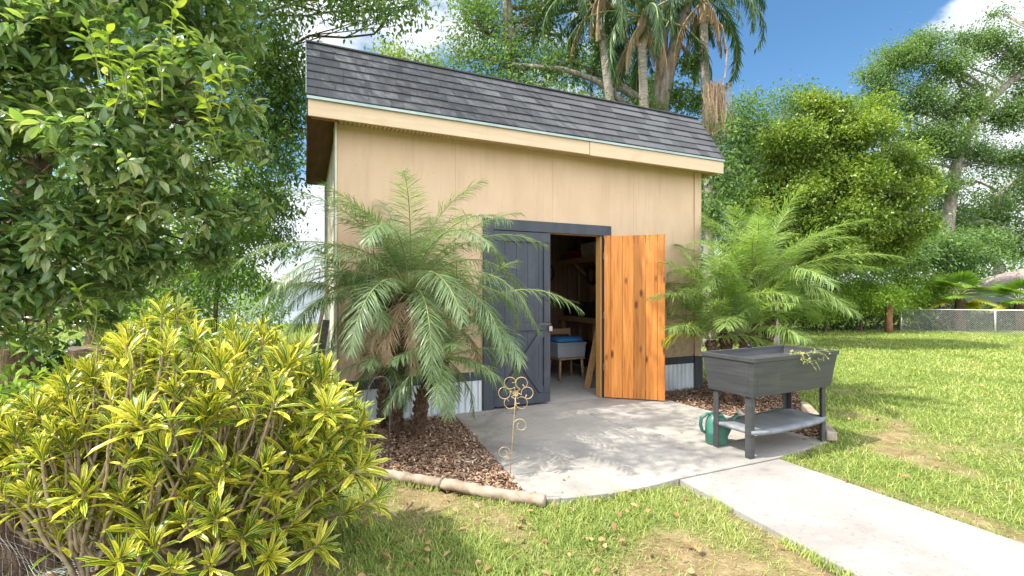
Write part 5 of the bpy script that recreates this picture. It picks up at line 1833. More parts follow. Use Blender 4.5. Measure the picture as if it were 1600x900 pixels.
def wall_clamp_right(p):
    q = p.copy()
    m_ = (q[:, 0] < SX1 + 0.04) & (q[:, 1] > WY - 0.06)
    q[m_, 1] = WY - 0.06 - 0.25 * (1 - np.exp(-(q[m_, 1] - WY + 0.06)))
    # stay clear of the open door leaf
    rel = q - hinge
    u = rel @ du
    v = rel @ dn
    m2 = (u < rdw + 0.03) & (v < 0.06) & (q[:, 2] < zt + 0.1)
    q[m2] += (du * 1.0) * np.clip(rdw + 0.04 - u[m2], 0, 0.5)[:, None]
    return q


def head(t_, c, nf, L, mats, ll, lw, el_lo=-35, el_hi=80, bend=(1.1, 1.7), nl=58, clampf=None, dry=0, yellow=0.0, droop=0.35, az_rng=(0, 360), T=T_LFLT, rr=0.008, plum=0.25):
    c = np.array(c, float)
    ga = 2.39996
    for i in range(nf):
        q = (i + 0.5) / nf
        el = math.radians(el_lo + (el_hi - el_lo) * q + rng.uniform(-7, 7))
        az = math.radians(az_rng[0]) + ((i * ga + rng.uniform(-0.25, 0.25)) % (2 * np.pi)) * (az_rng[1] - az_rng[0]) / 360.0
        Lf = L * rng.uniform(0.85, 1.08) * (0.82 + 0.25 * math.sin(math.pi * min(1, q * 1.15)))
        a = Acc()
        st = c + np.array([math.cos(az), math.sin(az), 0]) * 0.035
        bd = rng.uniform(*bend) * (1.0 if q < 0.75 else 0.62)
        frond_geo(a, st, az, el, Lf, bd, nl, ll, lw, clampf=clampf, droop=droop, twist=rng.uniform(-0.25, 0.25), T=T, rr=rr, plumose=plum)
        mm = mats
        if yellow and rng.random() < yellow:
            mm = M_palmY
        a.build('frond', [mm, M_rach], t_)
    for i in range(dry):
        a = Acc()
        az = rng.uniform(0, 2 * np.pi)
        frond_geo(a, c + [0, 0, -0.08], az, -0.3, L * 0.5, 1.3, int(nl * 0.5), ll * 0.7, lw, clampf=clampf, droop=0.8, T=T)
        a.build('dry_frond', [M_dry, M_dry], t_)


def palm_trunk(t_, pts, r0, r1, boots=True):
    pts = np.array(pts, float)
    a = Acc()
    n = 14
    tt = np.linspace(0, len(pts) - 1, n)
    P = np.stack([np.interp(tt, np.arange(len(pts)), pts[:, k]) for k in range(3)], -1)
    a.tube(P, np.linspace(r0, r1, n) * (1 + 0.1 * rng.random(n)), 12, wob=0.2)
    if boots:
        # stubs of old leaf bases spiralling round the trunk
        k = int(np.linalg.norm(pts[-1] - pts[0]) * 85)
        for i in range(k):
            s = (i + 0.5) / k
            si = s * (n - 1)
            p = np.array([np.interp(si, np.arange(n), P[:, q]) for q in range(3)])
            an = i * 2.4
            o_ = np.array([math.cos(an), math.sin(an), 0])
            rr = r0 + (r1 - r0) * s
            a.tube([p + o_ * rr * 0.7, p + o_ * (rr + 0.012) + [0, 0, 0.02], p + o_ * (rr + rng.uniform(0.012, 0.03)) + [0, 0, 0.05]], [0.017, 0.013, 0.004], 5)
    a.build('trunk', M_palmt, t_, smooth_=False)


# left pygmy date palm clump
lp = thing('date_palm_clump', G(628, 680, -0.02), 'bushy pygmy date palm clump in front of the wall left of the door', 'palm')
t1 = G(617, 676, -0.03)
t2 = G(652, 682, -0.03)
t3 = G(598, 668, -0.03)
h1 = W3(640, 455, 4.22)
h2 = W3(690, 560, 4.05)
h3 = W3(600, 560, 4.30)
h4 = W3(712, 500, 4.35)
h5 = W3(560, 470, 4.35)
palm_trunk(lp, [t1, W3(622, 560, 4.4), W3(626, 500, 4.32), h1 - [0, 0, 0.03]], 0.062, 0.075)
palm_trunk(lp, [t2, W3(660, 620, 4.25), h2 - [0, 0, 0.05]], 0.055, 0.06)
palm_trunk(lp, [t3, W3(600, 620, 4.40), h3 - [0, 0, 0.05]], 0.04, 0.05)
palm_trunk(lp, [t1 + [0.03, 0.02, 0.3], W3(612, 520, 4.42), W3(605, 480, 4.40), h5 - [0, 0, 0.04]], 0.04, 0.045)
head(lp, h1, 44, 1.42, M_palmL, 0.225, 0.0072, el_lo=4, el_hi=86, bend=(1.35, 2.15), nl=88, clampf=wall_clamp_left, dry=5, yellow=0.0)
head(lp, h5, 9, 0.85, M_palmL, 0.20, 0.0095, el_lo=5, el_hi=70, bend=(0.9, 1.6), clampf=wall_clamp_left, dry=2)
head(lp, h4, 10, 1.15, M_palmL, 0.22, 0.0095, el_lo=0, el_hi=75, bend=(1.1, 1.9), clampf=wall_clamp_left, dry=1, yellow=0.1)
head(lp, h2, 22, 0.66, M_palmL, 0.17, 0.0085, el_lo=-38, el_hi=72, bend=(0.7, 1.2), clampf=wall_clamp_left, nl=42)
head(lp, h3, 13, 0.56, M_palmL, 0.17, 0.0085, el_lo=-35, el_hi=72, bend=(0.7, 1.2), clampf=wall_clamp_left, nl=42, dry=2)

# right palm clump
rp0 = gp(1172, 6.0)
rp = thing('date_palm_clump', (rp0[0], rp0[1], -0.02), 'wide sunlit yellow-green palm clump at the right corner of the shed', 'palm')
specs = [(1178, 445, 6.0, 30, 1.38), (1125, 480, 5.8, 17, 1.05), (1205, 480, 6.1, 18, 1.1), (1165, 520, 5.6, 14, 0.9), (1110, 530, 5.7, 12, 0.8)]
for (px, py, z, nf, L) in specs:
    h = W3(px, py, z)
    bs = gp(px * 0.5 + 586, z)
    palm_trunk(rp, [(bs[0], bs[1], -0.03), h - [0, 0, 0.03]], 0.055, 0.065)
    head(rp, h, nf, L * 1.0, M_palmR, 0.25, 0.0082, el_lo=12, el_hi=88, bend=(0.75, 1.35), nl=88, clampf=wall_clamp_right, dry=1 if L > 1 else 0, yellow=0.03, droop=0.22)

# queen palms behind the shed
qp = [(1099, -6, 12.5, 205, 13), (1003, 28, 12.4, 200, 13), (938, -14, 12.8, 150, 12)]
qlab = ['queen palm with hanging dead fronds at the right end of the roof', 'queen palm with long drooping fronds left of the twin grey trunks', 'queen palm leaning out over the middle of the roof, leftmost of the three']
for i, (px, py, z, _, nf) in enumerate(qp):
    b_ = gp([1106, 1010, 985][i], z)
    t_ = thing('queen_palm', b_, qlab[i], 'palm', 'queen palms behind the shed')
    hd = W3(px, py, z)
    a = Acc()
    mid_ = (b_ + hd) / 2 + np.array([0.1, 0, 0])
    pts = np.array([b_, b_ + [0, 0, 1.5], mid_, hd - [0, 0, 0.8], hd])
    tt = np.linspace(0, 4, 24)
    a.tube(np.stack([np.interp(tt, np.arange(5), pts[:, k]) for k in range(3)], -1), np.linspace(0.135, 0.105, 24) * (1 + 0.04 * np.sin(np.arange(24) * 2.2)), 12)
    a.build('trunk', M_palmg, t_, smooth_=True)
    a = Acc()
    a.tube([hd - [0, 0, 0.75], hd - [0, 0, 0.4], hd + [0, 0, 0.1]], [0.12, 0.17, 0.09], 12, wob=0.4)
    a.build('crownshaft', M_dry, t_)
    for k in range(16):
        el = math.radians(-15 + 85 * (k + 0.5) / 16)
        az = k * 2.4 + i
        a = Acc()
        frond_geo(a, hd, az, el, rng.uniform(2.4, 3.3), rng.uniform(1.8, 2.6), 62, 0.50, 0.028, droop=1.1, spread=0.6, plumose=0.35, T=T_LFLT, rr=0.03)
        a.build('frond', [M_queen, M_rach], t_)
    for k in range([5, 4, 5][i]):
        az = k * 1.5 + i * 2.0
        a = Acc()
        frond_geo(a, hd - [0, 0, 0.15], az, -0.7, rng.uniform(1.4, 2.1), 0.9, 44, 0.42, 0.022, droop=2.2, spread=0.3, plumose=0.15, T=T_LFLT, rr=0.03)
        a.build('dry_frond', [M_dry, M_dry], t_)

# hanging dry flower stalks at the roof's right end
t_ = thing('dead_frond_bunch', W3(1118, 130, 12.0), 'pale dead frond bunch hanging down beside the right end of the roof', 'frond')
a = Acc()
for k in range(240):
    p = W3(1117 + rng.normal() * 8, 128 + rng.uniform(0, 14), 12.0) + rng.normal(size=3) * 0.05
    L_ = rng.uniform(0.7, 1.5)
    e = p + np.array([rng.normal() * 0.09, rng.normal() * 0.09, -L_])
    a.tube([p, (p + e) / 2 + rng.normal(size=3) * 0.03, e], [0.007, 0.006, 0.003], 4, cap=False)
a.build('strands', M_dry, t_)
a = Acc()
a.tube([W3(1103, 25, 12.4), W3(1128, 40, 12.2), W3(1136, 80, 12.1), W3(1133, 120, 12.0), W3(1120, 135, 12.0)], [0.03, 0.025, 0.02, 0.02, 0.015], 6)
a.build('stalk', M_dry, t_, smooth_=True)


# fan palms beyond the fence
def fan_palm(px, z, py, R, label, nl=13):
    c = W3(px, py, z)
    t_ = thing('fan_palm', gp(px, z), label, 'palm', 'fan palms behind the fence')
    a = Acc()
    b_ = gp(px, z)
    a.tube([b_, (b_ + c) / 2, c], [0.16, 0.18, 0.14], 10, wob=0.3)
    a.build('trunk', M_palmt, t_)
    for i in range(nl):
        az = i * 2.4
        el = math.radians(-30 + 95 * (i + 0.5) / nl)
        d = np.array([math.cos(el) * math.cos(az), math.cos(el) * math.sin(az), math.sin(el)])
        tip = c + d * R * 0.6
        a = Acc()
        a.tube([c, c + d * R * 0.3 + [0, 0, 0.05], tip], [0.02, 0.016, 0.012], 5, mi=1, cap=False)
        s = unit(np.cross(d, [0, 0, 1.0]))
        u = np.cross(s, d)
        k = 26
        an = np.linspace(-2.1, 2.1, k)
        D = np.cos(an)[:, None] * (d + u * -0.25) + np.sin(an)[:, None] * s
        a.leaves(T_LFLT_S, np.tile(tip, (k, 1)), D, np.tile(u, (k, 1)) + rng.normal(size=(k, 3)) * 0.1, R * 0.62 * rng.uniform(0.85, 1.05, k), R * 0.085)
        a.build('fan_leaf', [M_fan if el > -0.2 else M_palmY, M_rach], t_)


fan_palm(1500, 19.2, 462, 1.15, 'bright fan palm behind the fence near the right edge, the left one')
fan_palm(1592, 19.4, 470, 1.05, 'yellow-green fan palm behind the fence at the very right edge')

# ------------------------------------------------------------------ croton bush in the foreground


def croton():
    c0 = gp(285, 2.35)
    t_ = thing('croton_bush', c0, 'big yellow and green variegated croton bush in the left foreground', 'shrub')
    ws = Acc()
    bases = [gp(130, 2.15), gp(215, 2.25), gp(250, 2.5), gp(330, 2.35), gp(385, 2.55), gp(60, 2.4)]
    tips = []

    def L3(px, py, z):
        return W3(px, py, z)
    # silhouette top edge as the photo shows it, filled with rosettes through the depth of the bush
    prof_x = [-60, 0, 60, 110, 160, 200, 250, 300, 340, 400, 450, 500, 540, 560]
    prof_y = [640, 625, 610, 556, 515, 500, 462, 468, 480, 498, 522, 560, 606, 650]
    n = 0
    tries = 0
    bot_x = [-60, 60, 150, 250, 350, 450, 520, 560]
    bot_y = [790, 790, 830, 820, 840, 830, 780, 740]
    while n < 480 and tries < 20000:
        tries += 1
        px = rng.uniform(-60, 568)
        z = rng.uniform(1.95, 2.9)
        edge = max(0.0, 1 - ((px - 255) / 330) ** 2)
        if abs(z - 2.4) > 0.12 + 0.42 * edge ** 0.5:
            continue
        ty = np.interp(px, prof_x, prof_y) + 14
        by = np.interp(px, bot_x, bot_y)
        py = ty + (by - ty) * rng.random() ** (1.0)
        if abs(z - 2.4) > 0.3 and py < ty + 40:
            continue
        p = L3(px, py, z)
        if any(np.linalg.norm(p - q) < 0.055 for q, _ in tips):
            continue
        tips.append((p, 1.0))
        n += 1
    for (px, py, z) in [(545, 800, 2.35), (585, 780, 2.4), (560, 790, 2.6), (500, 850, 2.2), (480, 830, 2.3), (225, 815, 2.05), (235, 850, 2.0), (90, 835, 2.1), (270, 885, 1.95), (330, 880, 2.0),
                        (390, 840, 2.15), (420, 870, 2.1), (190, 870, 1.95), (130, 760, 2.0), (240, 745, 2.0), (520, 700, 2.3), (350, 720, 2.0), (60, 690, 2.05)]:
        tips.append((L3(px, py, z), 1.0))
    P, D, N, Ls, Wd = [], [], [], [], []
    for p, s in tips:
        b = min(bases, key=lambda q: np.linalg.norm((q - p)[:2]) + rng.uniform(0, 0.45))
        up = p[2]
        fork = b + (p - b) * np.array([0.45, 0.45, 0.0]) + np.array([0, 0, up * rng.uniform(0.3, 0.55)])
        fork += rng.normal(size=3) * 0.03
        q = np.linspace(0, 1, 9)[:, None]
        pts = (1 - q) ** 2 * b + 2 * q * (1 - q) * fork + q ** 2 * p
        pts[1:-1] += rng.normal(size=(7, 3)) * 0.007
        i0 = 0 if rng.random() < 0.09 else rng.integers(3, 6)
        rr = np.linspace(0.012, 0.004, 9)
        ws.tube(pts[i0:], rr[i0:], 6, cap=False, wob=0.15)
        ax = unit(pts[-1] - pts[-3] + np.array([0, 0, 0.05]))
        k = rng.integers(12, 30)
        rs = rng.uniform(0.7, 1.12)
        an = np.arange(k) * 2.4 + rng.uniform(0, 6)
        f = (np.arange(k) + 0.5) / k           # 0 oldest (low, flat) .. 1 youngest (upright)
        e1 = unit(np.cross(ax, [0.3, 0.8, 0.1]))
        e2 = np.cross(ax, e1)
        open_ = np.radians(rng.uniform(58, 86) - 58 * f) + rng.normal(size=k) * 0.12
        rad = np.cos(an)[:, None] * e1 + np.sin(an)[:, None] * e2
        d = np.sin(open_)[:, None] * rad + np.cos(open_)[:, None] * ax
        pos = p + ax * ((f - 1) * 0.075)[:, None] + rad * 0.004
        P.append(pos)
        D.append(unit(d + rng.normal(size=(k, 3)) * 0.17))
        N.append(unit(ax * 1.0 - rad * (0.4 * (1 - f))[:, None] + rng.normal(size=(k, 3)) * 0.12))
        l_ = rng.uniform(0.10, 0.185) * (1.05 - 0.35 * f) * rng.uniform(0.8, 1.15, k) * rs
        Ls.append(l_)
        Wd.append(l_ * rng.uniform(0.10, 0.145, k) + 0.004)
    a = Acc()
    a.leaves(T_CROT, np.concatenate(P), np.concatenate(D), np.concatenate(N), np.concatenate(Ls), np.concatenate(Wd))
    for b in bases:
        bb = b.copy()
        bb[2] = -0.08
        ws.tube([bb, b + [0, 0, 0.03]], [0.022, 0.017], 7)
    ws.build('stems', M_stem, t_, smooth_=True)
    a.build('foliage', M_croton, t_, smooth_=True)


croton()

# ------------------------------------------------------------------ stumps, wire, edging


def stump(name, c, r, h, label, lean=(0, 0)):
    t_ = thing(name, c, label, 'stump')
    a = Acc()
    n = 28
    ang = np.arange(n) / n * 2 * np.pi
    rad = r * (1 + 0.10 * np.sin(ang * 3 + 1) + 0.07 * np.sin(ang * 7) + 0.04 * rng.normal(size=n))
    V = []
    zs = np.linspace(-0.05, h, 9)
    for z in zs:
        fl = 1 + 0.35 * math.exp(-z / 0.07)
        V.append(np.stack([c[0] + lean[0] * z + np.cos(ang) * rad * fl * (1 + 0.03 * rng.normal(size=n)), c[1] + lean[1] * z + np.sin(ang) * rad * fl, np.full(n, z) + 0.008 * rng.normal(size=n)], -1))
    V = np.concatenate(V)
    i_ = np.arange(8)[:, None] * n
    j_ = np.arange(n)[None, :]
    F = np.stack([i_ + j_, i_ + (j_ + 1) % n, i_ + (j_ + 1) % n + n, i_ + j_ + n], -1).reshape(-1, 4)
    a.add(V, F)
    a.build('bark', M_bark, t_)
    a = Acc()
    a.add(np.concatenate([V[-n:], [[c[0] + lean[0] * h, c[1] + lean[1] * h, h - 0.005]]]), [(k, (k + 1) % n, n) for k in range(n)])
    a.build('cut_face', M_timber, t_)
    return t_


p = gp(150, 3.35)
stump('tree_stump', (p[0], p[1], 0), 0.15, 0.95, 'tall sawn tree stump half hidden behind the croton')
p = gp(10, 2.45)
stump('tree_stump', (p[0], p[1], 0), 0.24, 0.34, 'squat dark stump under loose wire mesh in the left corner')
# crumpled chain link draped over it
t_ = thing('wire_mesh', (p[0], p[1], 0.3), 'loose white chain link mesh draped over the squat stump', 'wire mesh')
a = Acc()


def drape(u, v):
    """u along, v across: sheet falling over the stump towards the viewer"""
    x = p[0] + RT[0] * (u - 0.15) + FW[0] * (0.10 - v * 0.30)
    y = p[1] + RT[1] * (u - 0.15) + FW[1] * (0.10 - v * 0.30)
    rr = np.hypot(x - p[0], y - p[1])
    z = 0.50 - 0.55 * smooth((rr - 0.10) / 0.42) + 0.02 * np.sin(u * 23 + v * 9) + 0.03 * np.sin(u * 8 + 2)
    return np.stack([x + 0.012 * np.sin(v * 25 + u * 11), y, np.maximum(z, 0.0)], -1)


stp = 0.026
for k in range(-24, 24):
    v = np.linspace(-0.6, 1.9, 2 * 42 + 1)
    zig = (np.arange(len(v)) % 2) * stp * (1 if k % 2 else -1)
    u = k * stp + stp * 0.5 * (-1 if k % 2 else 1) + zig
    pts = drape(u + 0.15, v)
    pts += np.stack([0.012 * np.sin(v * 6 + k * 0.3), 0.01 * np.sin(v * 4), 0.006 * np.sin(v * 9 + k)], -1)
    a.tube(pts, 0.0013, 4, cap=False)
a.build('mesh_wires', M_wire, t_)

# landscape timbers edging the left bed


def timber(pts, r, label):
    pts = [np.array([q[0], q[1], 0.006]) for q in pts]
    a = Acc()
    n = 30
    tt = np.linspace(0, len(pts) - 1, n)
    P = np.stack([np.interp(tt, np.arange(len(pts)), np.array(pts)[:, k]) for k in range(3)], -1)
    P[:, 2] += rng.normal(size=n) * 0.002
    ang = np.arange(18)
    a.tube(P, r * (1 + 0.05 * rng.normal(size=n)), 20, wob=0.14)
    o = a.build('edging_log', M_timber, smooth_=True, label=label, cat='log', group='round logs edging the left bed', org=pts[0])
    return o


timber([log0, g2(610, 744), log1], 0.036, 'weathered round edging log running from under the croton')
timber([np.array(log1) + 0.012 * unit(np.array(log2) - np.array(log1)), g2(775, 773), log2], 0.038, 'pale round edging log whose end meets the patio corner')
a = Acc()
a.bar((tim0[0], tim0[1], 0.05), (tim1[0], tim1[1], 0.045), 0.085, 0.085)
tb = a.build('landscape_timber', M_timber, bevel=0.012, label='squared weathered timber lying behind the right legs of the planter', cat='timber', org=(tim0[0], tim0[1], 0))

# ------------------------------------------------------------------ planter on legs
cn = G(1175, 718)
cl = G(1127, 697)
crr = G(1290, 690)
ex_ = unit(crr - cn)
ey_ = np.array([-ex_[1], ex_[0], 0])
LEN, DEP = float(np.linalg.norm(crr - cn)), 0.37
ctr = cn + ex_ * LEN / 2 + ey_ * DEP / 2
pl = thing('raised_planter', (ctr[0], ctr[1], 0), 'dark grey raised planter box on four legs with a lower shelf', 'planter')
hx_, hy_ = LEN / 2 - 0.015, DEP / 2 - 0.01
UPZ = np.array([0, 0, 1.0])
for sx_ in (-1, 1):
    for sy_ in (-1, 1):
        a = Acc()
        c = ctr + ex_ * sx_ * hx_ + ey_ * sy_ * hy_
        # angle section leg
        a.obox(c + UPZ * 0.27 - ey_ * sy_ * -0.0, ex_, ey_, UPZ, 0.026, 0.005, 0.27)
        a.obox(c + UPZ * 0.27 + ex_ * sx_ * 0.021 - ey_ * sy_ * 0.026, ex_, ey_, UPZ, 0.005, 0.0205, 0.27)
        a.build('leg', M_planter, pl, bevel=0.002)
# tapered tub
zb, ztop = 0.50, 0.815
bx_, by_ = LEN / 2 + 0.028, DEP / 2 + 0.028
tx_, ty_ = LEN / 2 + 0.068, DEP / 2 + 0.068


def ring(hx, hy, z):
    return [ctr * [1, 1, 0] + ex_ * sx * hx + ey_ * sy * hy + UPZ * z for sx, sy in ((-1, -1), (1, -1), (1, 1), (-1, 1))]


a = Acc()
R_ = [ring(bx_, by_, zb), ring(tx_, ty_, ztop), ring(tx_ - 0.012, ty_ - 0.012, ztop), ring(tx_ - 0.028, ty_ - 0.028, ztop - 0.07), ring(tx_ - 0.034, ty_ - 0.034, ztop - 0.072)]
V = np.concatenate(R_)
F = []
for k in range(4):
    for j in range(4):
        F.append((k * 4 + j, k * 4 + (j + 1) % 4, k * 4 + 4 + (j + 1) % 4, k * 4 + 4 + j))
F.append((3, 2, 1, 0))
F.append((16, 17, 18, 19))
a.add(V, F)
# horizontal plank grooves suggested by slightly proud boards
a.build('planter_box', M_planter, pl, bevel=0.004)
a = Acc()
for bI in range(4):
    z0 = zb + 0.028 + bI * 0.064
    z1 = z0 + 0.0625
    for side in range(2):
        pass
    f0, f1 = (z0 - zb) / (ztop - zb), (z1 - zb) / (ztop - zb)
    h0 = (bx_ + (tx_ - bx_) * f0, by_ + (ty_ - by_) * f0)
    h1 = (bx_ + (tx_ - bx_) * f1, by_ + (ty_ - by_) * f1)
    for (s1, s2, o_, ind) in ((0, 1, -ey_, 0), (3, 0, -ex_, 1), (1, 2, ex_, 1), (2, 3, ey_, 0)):
        r0 = ring(h0[0], h0[1], z0)
        r1 = ring(h1[0], h1[1], z1)

        def ins(q0, q1, t):
            return q0 + (q1 - q0) * t
        t_in = 0.045 if ind == 0 else 0.10
        A_, B_ = ins(r0[s1], r0[s2], t_in), ins(r0[s1], r0[s2], 1 - t_in)
        C_, D_ = ins(r1[s1], r1[s2], 1 - t_in), ins(r1[s1], r1[s2], t_in)
        th = o_ * 0.0012
        v = [A_ - th * 0.2, B_ - th * 0.2, C_ - th * 0.2, D_ - th * 0.2, A_ + th, B_ + th, C_ + th, D_ + th]
        a.add(v, [(4, 5, 6, 7), (0, 1, 5, 4), (1, 2, 6, 5), (2, 3, 7, 6), (3, 0, 4, 7)])
a.build('side_boards', M_planter, pl)
a = Acc()
r1 = ring(tx_ + 0.006, ty_ + 0.006, ztop - 0.028)
r2 = ring(tx_ + 0.008, ty_ + 0.008, ztop + 0.006)
r3 = ring(tx_ - 0.018, ty_ - 0.018, ztop + 0.006)
r4 = ring(tx_ - 0.018, ty_ - 0.018, ztop - 0.026)
V = np.concatenate([r1, r2, r3, r4])
F = [(k * 4 + j, k * 4 + (j + 1) % 4, ((k + 1) % 4) * 4 + (j + 1) % 4, ((k + 1) % 4) * 4 + j) for k in range(4) for j in range(4)]
a.add(V, F)
a.build('rim', M_planter, pl, bevel=0.003)
a = Acc()
a.prism([tuple(q[:2]) for q in ring(tx_ - 0.036, ty_ - 0.036, 0)], ztop - 0.12, ztop - 0.075)
a.build('soil', surf('dark_soil', [(0.3, (0.02, 0.018, 0.018)), (0.7, (0.055, 0.05, 0.048))], 20, 6, 0.95, 0.8, 50, 0.01), pl)
a = Acc()
n = 14
V = []
for i in range(n + 1):
    for j in range(7):
        uu, vv = i / n * 2 - 1, j / 6 * 2 - 1
        z = 0.225 - 0.022 * (1 - uu * uu) * (1 - 0.3 * vv * vv)
        V.append(ctr * [1, 1, 0] + ex_ * uu * (hx_ + 0.018) + ey_ * vv * (hy_ + 0.045 - 0.03 * abs(uu) ** 6) + UPZ * z)
F = [(i * 7 + j, (i + 1) * 7 + j, (i + 1) * 7 + j + 1, i * 7 + j + 1) for i in range(n) for j in range(6)]
a.add(V, F)
sh = a.build('shelf', M_shelf, pl, smooth_=True)
so_ = sh.modifiers.new('thick', 'SOLIDIFY')
so_.thickness = 0.03
so_.offset = -1
a = Acc()
q = ring(tx_, ty_, 0)
bp_ = q[3] + (q[2] - q[3]) * 0.55 + UPZ * (ztop + 0.006)
a.lathe(bp_, [(0, 0), (0.016, 0), (0.016, 0.02), (0.011, 0.03), (0, 0.031)], 14)
a.build('plug', M_black, pl, smooth_=True)

# trailing vine in the planter
vb = ring(tx_ - 0.08, ty_ - 0.05, ztop - 0.07)
vp = vb[0] + (vb[1] - vb[0]) * 0.62
t_ = thing('trailing_vine', vp, 'sparse trailing succulent vine spilling over the front of the planter', 'plant')
a = Acc()
lv = Acc()
for k in range(13):
    s0 = vp + ex_ * rng.uniform(-0.12, 0.12) + ey_ * rng.uniform(0, 0.12)
    e = s0 + ex_ * rng.uniform(-0.26, 0.26) - ey_ * rng.uniform(0.05, 0.16) + UPZ * rng.uniform(0.02, 0.13)
    if k < 5:
        e = s0 - ey_ * 0.13 + ex_ * rng.uniform(-0.12, 0.2) + UPZ * 0.095
    e2 = e - ey_ * rng.uniform(0.02, 0.05) + ex_ * rng.uniform(-0.05, 0.05) - UPZ * rng.uniform(0.02, 0.13)
    qv = np.linspace(0, 1, 9)[:, None]
    pts = (1 - qv) ** 2 * s0 + 2 * qv * (1 - qv) * (e + UPZ * 0.05) + qv ** 2 * e2
    a.tube(pts, 0.0018, 5, cap=False)
    m = 16
    ii = rng.uniform(2, 8, m)
    PPv = np.stack([np.interp(ii, np.arange(9), pts[:, d]) for d in range(3)], -1)
    lv.leaves(T_MID, PPv, randdir(m) + [0, 0, 0.2], randdir(m) * 0.6 + [0, 0, 1], rng.uniform(0.012, 0.028, m), rng.uniform(0.010, 0.018, m))
a.build('vines', M_rach, t_)
lv.build('leaves', leafmat('vine_leaf', [(0.22, 0.25, 0.08), (0.40, 0.40, 0.14), (0.45, 0.33, 0.16)], 0.3), t_)

# ------------------------------------------------------------------ watering can
wc = G(1124, 694)
wc = wc + ey_ * 0.03
t_ = thing('watering_can', (wc[0], wc[1], 0), 'green plastic watering can standing behind the left leg of the planter', 'watering can')
a = Acc()
a.lathe((wc[0], wc[1], 0), [(0.0, 0.0), (0.085, 0.0), (0.094, 0.012), (0.098, 0.10), (0.10, 0.105), (0.098, 0.112), (0.094, 0.18), (0.080, 0.225), (0.062, 0.248), (0.050, 0.262), (0.044, 0.264), (0.040, 0.25), (0.0, 0.25)], 32, sx=1.05, sy=0.9)
a.build('can_body', M_can, t_, smooth_=True)
rt3, fw3 = RT, FW
a = Acc()
a.tube([np.array([wc[0], wc[1], 0]) - rt3 * 0.03 + UPZ * 0.255, np.array([wc[0], wc[1], 0]) - rt3 * 0.085 + UPZ * 0.262, np.array([wc[0], wc[1], 0]) - rt3 * 0.135 + UPZ * 0.225,
        np.array([wc[0], wc[1], 0]) - rt3 * 0.142 + UPZ * 0.16, np.array([wc[0], wc[1], 0]) - rt3 * 0.125 + UPZ * 0.11, np.array([wc[0], wc[1], 0]) - rt3 * 0.09 + UPZ * 0.09], [0.013, 0.015, 0.015, 0.015, 0.014, 0.012], 10)
a.build('handle', M_can, t_, smooth_=True)
a = Acc()
w0 = np.array([wc[0], wc[1], 0])
a.tube([w0 + rt3 * 0.075 + UPZ * 0.075, w0 + rt3 * 0.12 + UPZ * 0.15, w0 + rt3 * 0.155 + UPZ * 0.225, w0 + rt3 * 0.19 + UPZ * 0.262], [0.028, 0.022, 0.016, 0.013], 12)
sp = a.build('spout', M_can, t_, smooth_=True)
a = Acc()
e = w0 + rt3 * 0.19 + UPZ * 0.262
dd = unit(rt3 * 0.6 + UPZ * 0.6 - fw3 * 0.25)
a.tube([e, e + dd * 0.02, e + dd * 0.034, e + dd * 0.037], [0.014, 0.034, 0.037, 0.034], 18)
a.build('rose', M_rose, sp, smooth_=True)
a = Acc()
a.tube([w0 - rt3 * 0.05 + UPZ * 0.262, w0 - rt3 * 0.01 + UPZ * 0.285, w0 + rt3 * 0.03 + UPZ * 0.26], [0.012, 0.013, 0.012], 8)
a.build('top_bar', M_can, t_, smooth_=True)

# ------------------------------------------------------------------ flower stake
fb = G(796, 748, -0.02)
t_ = thing('flower_stake', fb, 'thin metal garden stake topped by an open wire flower', 'garden stake')
ft = W3(806, 614, FPX * 1.37 / (748 - HOR))
side_u = RT
a = Acc()
a.tube([fb - UPZ * 0.05, fb + (ft - fb) * 0.35, fb + (ft - fb) * 0.8, ft], 0.0034, 8)
a.build('stem', M_gold, t_, smooth_=True)
for k in range(6):
    a = Acc()
    an0 = math.radians(90 + 60 * k + 30)
    cdir = side_u * math.cos(an0) + UPZ * math.sin(an0)
    tdir = -side_u * math.sin(an0) + UPZ * math.cos(an0)
    cc_ = ft + cdir * 0.083
    th = np.linspace(math.radians(200), math.radians(-110), 30)
    rr = np.full(30, 0.043)
    pts = cc_ + np.cos(th)[:, None] * rr[:, None] * cdir + np.sin(th)[:, None] * rr[:, None] * tdir
    inner = cc_ + np.array([0.25, -0.1])[0] * cdir * 0.02 - tdir * 0.012
    pts = np.concatenate([[ft + cdir * 0.015], pts, [inner - cdir * 0.01]])
    a.tube(pts, 0.0028, 6)
    a.build('petal', M_gold, t_, smooth_=True)
a = Acc()
fwd_ = -FW
for k in range(8):
    an0 = k * math.pi / 4
    d = side_u * math.cos(an0) + UPZ * math.sin(an0)
    a.leaves(T_MID, [ft + fwd_ * 0.006], [d + fwd_ * 0.35], [fwd_], [0.026], [0.018])
a.lathe(ft + fwd_ * 0.008, [(0, -0.008), (0.009, -0.004), (0.009, 0.004), (0, 0.008)], 12)
a.build('flower_centre', M_gold, t_)
for (s, zc, w_) in ((1, 0.62, 0.055), (-1, 0.30, 0.05)):
    a = Acc()
    b_ = fb + (ft - fb) * (zc - 0.08)
    th = np.linspace(0, 1, 26)
    x = s * (w_ * (1 - np.cos(th * math.pi * 1.0)) * 0.9)
    ang_ = th * math.radians(420)
    R0 = w_ * (1 - 0.62 * th)
    cc_ = b_ + side_u * s * w_ * 1.02 + UPZ * 0.05
    pts = cc_ + (-np.cos(ang_) * R0)[:, None] * side_u * s + (np.sin(ang_) * R0)[:, None] * UPZ
    pts = np.concatenate([[b_], pts])
    a.tube(pts, 0.0026, 6)
    a.build('scroll', M_gold, t_, smooth_=True)

